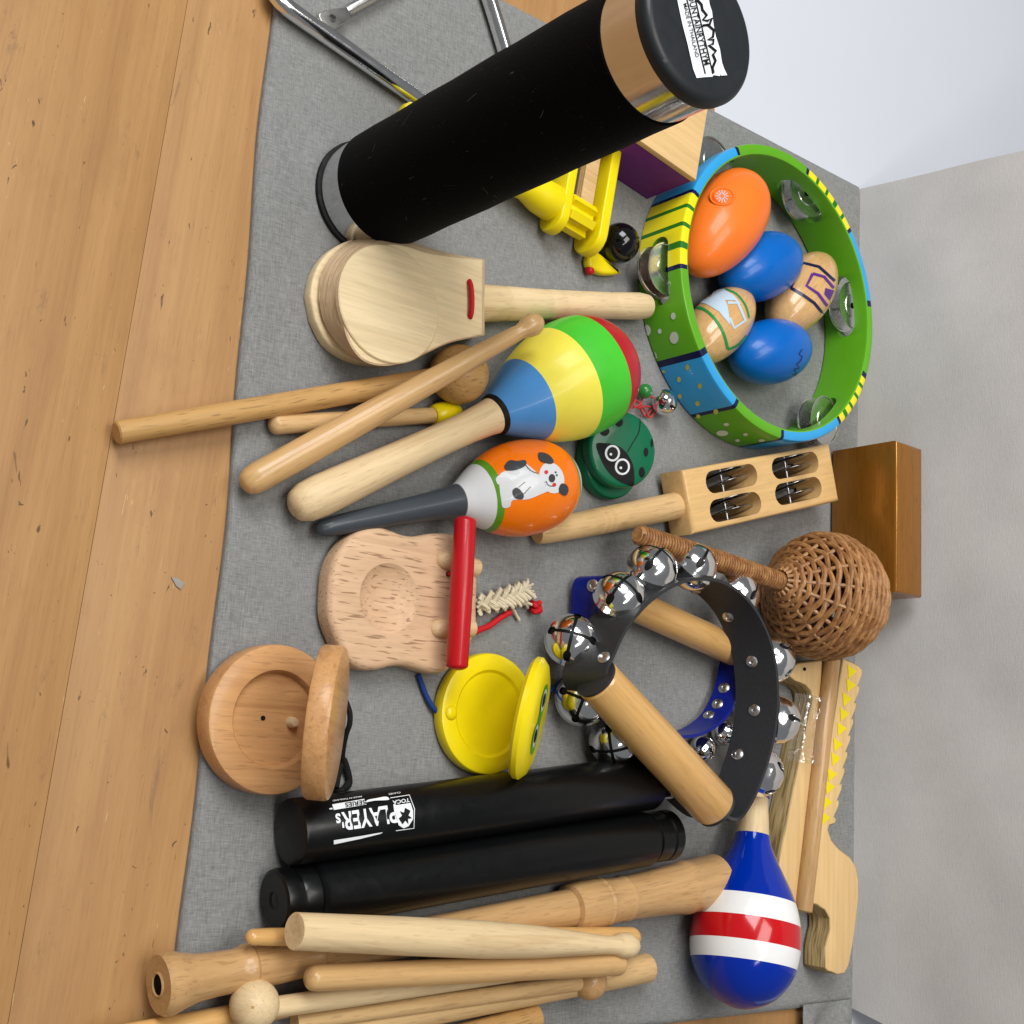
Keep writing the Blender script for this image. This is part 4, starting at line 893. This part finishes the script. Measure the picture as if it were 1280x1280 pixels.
for (x0, y0), (x1, y1) in (((544, 697), (598, 711)), ((537, 786), (592, 785))):
    A, B = P(x0, y0, .0155), P(x1, y1, .0155); stick('peg', A, B, [(0, 12), (1, 11.5)], MT['peg'], t, .2, .05)
A, B = P(582, 645, .034), P(571, 838, .034); stick('red_bar', A, B, [(0, 13.8), (.5, 14.6), (1, 14)], MT['red_bar'], t, .035, .035)
tr = bvh(bd); decal('cord_hole', [circ(560, 717.5, 3, 3.6)], tr, MT['hole'], t); tube('cord', [P(560, 717, .014), P(562, 717.5, .0185), P(568, 717, .021), P(576, 716, .022)], .0012, MT['cord_red'], t, 8, smooth_n=3)
tube('cord', [P(590, 792, .006), P(600, 787, .005), P(612, 782, .004), P(626, 772, .004), P(638, 765, .004)], .0019, MT['cord_red'], t, 10, smooth_n=5)
tail = []
a, b = P(596, 757, .006), P(652, 742, .006); dd = (b - a); sd = Vector((0, 0, 1)).cross(dd).normalized()
for k in range(9):
    pts = []; phs = k * 2 * math.pi / 3 + (k // 3) * .25
    for i in range(25):
        f = i / 24; wdt = .0050 + .0018 * f; pts.append(a + dd * (f * (1 + .1 * (k // 3))) + sd * (wdt * math.sin(phs + f * 12) + (k // 3 - 1) * .0011) + Vector((0, 0, .0028 * math.sin(2 * (phs + f * 12)) + .0006 * (k // 3))))
    tube('rope_strand', pts, .00125, MT['rope'], t, 7)
for k in range(9):
    s_ = random.uniform(-.009, .009); p0 = P(640 + random.uniform(-4, 6), 745 + random.uniform(-7, 7), .006)
    e_ = P(664 + random.uniform(-6, 10), 745 + s_ * 1900 * .9, .003); tube('rope_end', [p0, (p0 + e_) / 2 + Vector((random.uniform(-.002, .002), 0, .003)), e_], .0009, MT['rope'], t, 7, smooth_n=4)
tube('rope_end', [P(642, 762, .005), P(645, 768, .003), P(649, 775, .002)], .001, MT['rope'], t, 7, smooth_n=3)
kn = [P(670 + 5.5 * math.cos(1.9 * k) , 759 + 6 * math.sin(1.3 * k + .5), .005 + .003 * math.sin(2.3 * k)) for k in range(12)]
tube('knot', kn, .0017, MT['cord_red'], t, 8, smooth_n=5)
# ---- black claves
t = thing('clave', 'thick plain black clave with white printed lettering', 'clave', P(580, 1010), 'black claves')
A, B = P(362, 1041, .0180), P(812, 978, .0176); r = .0180; L = (B - A).length
body = lathe_m('body', A, B - A, [(0, 0), (0, r - .0016), (.0005, r - .0005), (.0018, r), (L - .003, r), (L - .001, r - .0008), (L, r - .003), (L, 0)], MT['clave'], t, 72)
tr = bvh(body); Zt = zz(400, 970, 8.0); rd = Vector((-.988, .150)); uv = Vector((.13, .99))
pl = text('lettering', "PLAYER", Zt([(760, 290)])[0], rd, uv, 31, tr, MT['label_white'], t, .0005, .022, .66)
text('lettering', "'s", Zt([(225, 375)])[0], rd, uv, 24, tr, MT['label_white'], t, .0005, .02, .75)
decal('print_stroke', [Zt([(135, 680), (133, 640), (250, 622), (400, 598), (560, 570), (625, 560), (600, 575), (400, 625), (220, 662)]), Zt(spl([(455, 268), (480, 243), (560, 228), (660, 212), (690, 240), (640, 248), (540, 252)], 3, True)), Zt([(92, 340), (90, 328), (120, 322), (122, 338)])], tr, MT['label_white'], t, .0005)
sb = decal('series_box', [Zt([(118, 290), (440, 235), (460, 290), (135, 345)])], tr, MT['label_white'], t, .0005)
text('lettering', 'SERIES', Zt([(450, 248)])[0], rd, uv, 7.6, tr, MT['black'], sb, .0009, .015, 1.25)
decal('logo_frame', stroke(Zt([(700, 225), (890, 195), (940, 330), (935, 520), (755, 545)]), .9), tr, MT['label_white'], t, .0005)
lg = decal('logo_disc', [Zt([(735, 300), (900, 275), (925, 350), (925, 430), (880, 500), (830, 520), (780, 490), (765, 430), (740, 360)])], tr, MT['label_white'], t, .0006)
lf = []
for k in range(14): rr_ = 72 if k % 2 == 0 else 34; lf.append((845 + rr_ * .95 * math.cos(k * math.pi / 7 + .2), 405 + rr_ * 1.15 * math.sin(k * math.pi / 7 + .2)))
decal('logo_leaf', [Zt(lf)], tr, MT['black'], lg, .0009)
text('lettering', 'TOCA', Zt([(888, 228)])[0], rd, uv, 6.5, tr, MT['label_white'], t, .0006, .02, 1.15)
text('lettering', 'CLAVES', Zt([(802, 165)])[0], rd, uv, 2.6, tr, MT['label_white'], t, .0006, .01, 1.7)
text('lettering', 'MADE IN THAILAND', Zt([(415, 206)])[0], rd, uv, 2.3, tr, MT['label_white'], t, .0006, .01, 1.75)
t = thing('clave', 'black clave with turned grooves at both ends', 'clave', P(590, 1085), 'black claves')
A, B = P(342, 1126, .0175), P(838, 1043, .0172); L = (B - A).length; r = .0178
lathe_m('body', A, B - A, [(0, 0), (.0008, .004), (0, .005), (0, r - .0035), (.0008, r - .0018), (.003, r - .0012), (.0095, r - .0016), (.0110, r - .0022), (.0125, r - .0015), (.0205, r - .0012), (.0215, r - .0032), (.0228, r - .0014), (.0245, r), (.03, r), (L - .030, r), (L - .0265, r), (L - .025, r - .0014), (L - .0240, r - .0034), (L - .0228, r - .0014), (L - .0120, r - .0012), (L - .0108, r - .0026), (L - .0095, r - .0012), (L - .003, r - .001), (L - .001, r - .003), (L, r - .006), (L, 0)], MT['clave'], t, 72, ang=25)
# ---- wooden recorder and the bundle of sticks
t = thing('recorder', 'turned brown wooden recorder with flared hollow end under the sticks', 'recorder', P(540, 1165))
A, B = P(198, 1231, .0168), P(893, 1102, .0178); q = lambda x: (x - 198) / 695.
rp = [(0, 11, 0), (.0, 36, 0), (.008, 39.5, 0), (.02, 39.5, 0), (.04, 34.5, 0), (.065, 29.5, 0), (.10, 27, 0), (.135, 26.5, 0), (q(300), 27.5, 0), (q(304), 30, 0), (q(310), 30, 0), (q(314), 27, 0), (q(350), 25.5, 0), (q(388), 23, 0), (q(390), 24, 0), (q(396), 24, 0), (q(398), 22, 0), (q(560), 22, 0), (q(709), 24, 0), (q(710), 22, 0), (q(712), 29, 0), (q(718), 30.5, 0), (q(719), 29.8, 0), (q(722), 30.8, 0), (q(744), 31, 0), (q(747), 29.8, 0), (q(750), 31, 0), (q(752), 29.8, 0), (q(760), 28, 0), (q(774), 27, 0), (q(778), 28.4, 0), (q(781), 27, 0), (q(820), 28.5, 0), (q(848), 31, 0), (q(851), 32.6, 0), (q(857), 32.8, 0), (q(860), 31.6, 0), (1, 34, 0), (1, 0, 0)]
lathe('body', A, B, rp, [MT['recorder']], t, 48, ang=30)
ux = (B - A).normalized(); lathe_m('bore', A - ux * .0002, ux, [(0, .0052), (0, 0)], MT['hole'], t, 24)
lathe_m('bore_rim', A - ux * .0003, ux, [(0, .0050), (-.0006, .0056), (0, .0064), (.001, .0064), (.001, .0050)], MT['recorder'], t, 24, closed_prof=True)
o = lathe('drumstick', P(368, 1164, .052), P(798, 1183, .040), [(0, 22), (.002, 23), (.3, 23.5), (.55, 23), (.7, 20), (.82, 15), (.90, 11.5), (.93, 11.5), (.945, 15), (.965, 16.2), (.985, 12), (.996, 6), (1, 0)], MT['pale'])
tag(o, 'thick pale drumstick with acorn tip on top of the recorder', 'drumstick', 'sticks in the bundle')
o = stick('drumstick', P(307, 1171, .030), P(798, 1172, .030), [(0, 10), (.06, 11), (.5, 12), (1, 13)], MT['pine'], None, .02, .02); tag(o, 'thin drumstick mostly hidden beneath the thick pale one', 'drumstick', 'sticks in the bundle')
o = stick('rhythm_stick', P(382, 1223, .040), P(778, 1204, .036), [(0, 15.5), (.04, 16.2), (1, 14.8)], MT['maple'], None, .025, .015); tag(o, 'straight rounded rhythm stick right below the thick pale drumstick', 'rhythm stick', 'sticks in the bundle')
t = thing('mallet', 'mallet with pale ball head at the bottom left corner', 'mallet', P(318, 1255))
A, B = P(330, 1261, .026), P(640, 1216, .022); lathe('handle', A, B, [(0, 13), (.4, 13), (1, 11)], MT['pale'], t)
c = P(318, 1256, .026); lathe_m('head', c - Vector((0, 0, .0128)), (0, 0, 1), sph(.0128), MT['pale'], t, 40); decal('knot', [circ(316, 1259, 2.2, 1.6)], bvh(bpy.data.objects[t.children[-1].name]), MT['ramin'], t)
t = thing('mallet', 'mallet with small brown ball head among the sticks', 'mallet', P(738, 1230))
A, B = P(368, 1278, .018), P(740, 1226, .019); lathe('handle', A, B, [(0, 11), (1, 10)], MT['birch'], t)
c = P(737, 1227, .019); lathe_m('head', c - Vector((0, 0, .0112)), (0, 0, 1), sph(.0112), MT['recorder'], t, 36)
o = stick('rhythm_stick', P(380, 1292, .0105), P(813, 1209, .0105), [(0, 20), (.5, 19), (1, 18)], MT['birch'], None, 0, .012); tag(o, 'thick rhythm stick along the bottom edge below the other sticks', 'rhythm stick', 'sticks in the bundle')
o = stick('rhythm_stick', P(120, 1302, .009), P(420, 1246, .009), [(0, 15), (1, 14)], MT['pine'], None, .02, .02); tag(o, 'rhythm stick entering the bottom left corner under the pale ball head', 'rhythm stick', 'sticks in the bundle')
o = stick('rhythm_stick', P(520, 1310, .009), P(671, 1271, .009), [(0, 16), (1, 15.5)], MT['ramin'], None, .02, .01); tag(o, 'short stick end poking in at the bottom middle edge', 'rhythm stick', 'sticks in the bundle')
# ---- blue maraca with white and red bands
t = thing('maraca', 'glossy blue maraca with white and red bands in the bottom right', 'maraca', P(928, 1180))
A, B = P(946, 972, .022), P(925, 1262, .0385); q = lambda y: (y - 972) / 290.
lathe('handle', A, B, [(0, 13), (q(985), 15), (q(1010), 17), (q(1044), 20.5)], MT['pale'], t)
lathe('handle_end', A, B, [(-.03, 0), (-.03, 14), (.0, 16), (q(996), 18), (q(998), 14)], MT['royal'], t)
bp_ = spl([(q(1043), 21), (q(1055), 24), (q(1070), 31), (q(1090), 42), (q(1112), 54), (q(1135), 63), (q(1160), 68), (q(1185), 68.5), (q(1208), 65), (q(1228), 56), (q(1244), 43), (q(1254), 28), (q(1260), 12), (1, 0)], 6)
def bm_(y): return 0 if y < 1120 else 1 if y < 1148 else 2 if y < 1177 else 1 if y < 1204 else 0
bl = [(s, max(r, 0), bm_(972 + s * 290)) for s, r in bp_]; bl[-1] = (1, 0, 0)
lathe('bulb', A, B, bl, [MT['royal'], MT['flag_white'], MT['flag_red']], t, 72)
# ---- wooden guiro set: saw shaped scraper, stick and body taped together
Z5 = zz(880, 820, 3.0476); zs = .020
wave = []
for k in range(9):
    f0_, f1_ = k / 9, (k + .5) / 9
    wave += [(604 - 100 * f0_, 50 + 560 * f0_), (606 - 100 * f0_ - 2, 72 + 560 * f0_), (596 - 100 * f1_ - 4, 88 + 560 * f1_ - 6)]
sawo = [(530, 8), (560, 20), (590, 36)] + wave + [(506, 622), (500, 640), (478, 646), (474, 662), (486, 700), (515, 735), (556, 765), (580, 800), (590, 850), (590, 920), (580, 1010), (566, 1110), (552, 1180), (536, 1210), (508, 1214), (470, 1200), (460, 1188), (462, 1110), (478, 1040), (478, 1000), (460, 968), (430, 948), (412, 945), (420, 800), (450, 560), (490, 260)]
t = thing('saw_guiro', 'saw shaped wooden guiro with wavy edge and yellow triangles', 'guiro', P(1035, 1050))
sw = plate('blade', pxo(Z5(sawo), zs), 0.0005, zs, [MT['ply_x'], MT['plyside']], t, .0010, grain=(1, 0), side_mat=1)
tr = bvh(sw)
tri = [(566, 60), (562, 112), (547, 165), (537, 222), (526, 278), (512, 338), (504, 392), (490, 452), (482, 500), (472, 558), (464, 618)]
for x, y in tri: decal('yellow_triangle', [Z5([(x - 20, y - 28), (x + 16, y - 2), (x - 17, y + 28)])], tr, MT['yellow'], t, .0004)
t = thing('wooden_scraper_body', 'long wooden body with notch lying left of the saw guiro', 'guiro', P(990, 1000))
bo = [(318, 72), (330, 40), (360, 26), (452, 14), (440, 240), (410, 500), (380, 760), (350, 962), (322, 930), (282, 845), (278, 815), (330, 560), (380, 300), (412, 165), (406, 135), (385, 112), (350, 98)]
bd = plate('body', pxo(Z5(bo), zs - .001), 0.0005, zs - .001, [MT['ply_x'], MT['plyside']], t, .0010, grain=(1, 0), side_mat=1)
decal('pin_hole', [Z5(circ(382, 50, 6, 7)), Z5(circ(322, 52, 5, 9))], bvh(bd), MT['hole'], t)
o = stick('scraper_stick', P(1040, 822, .0225), P(1004, 1141, .0225), [(0, 10.5), (1, 11)], MT['recorder'], None, .01, .01); tag(o, 'plain brown dowel lying between the guiro and its wooden body', 'stick')
V = []; FC = []
for j in range(13):
    for i in range(15):
        u_, v_ = i / 14, j / 12; x = 994 + 52 * u_ - 10 * v_; y = 866 + 84 * v_ + 8 * u_; hgt = zs + .0010 + .0135 * math.exp(-((u_ - .62) / .17) ** 2) + .0008 * math.sin(9 * u_ + 7 * v_) + .0007 * math.sin(23 * v_ + 5 * u_)
        V.append(P(x, y, hgt))
for j in range(12):
    for i in range(14): a = j * 15 + i; FC.append((a, a + 1, a + 16, a + 15))
tag(mk('clear_tape', V, FC, MT['film'], ang=80), 'crinkled clear film wrapped over the dowel and guiro', 'tape')
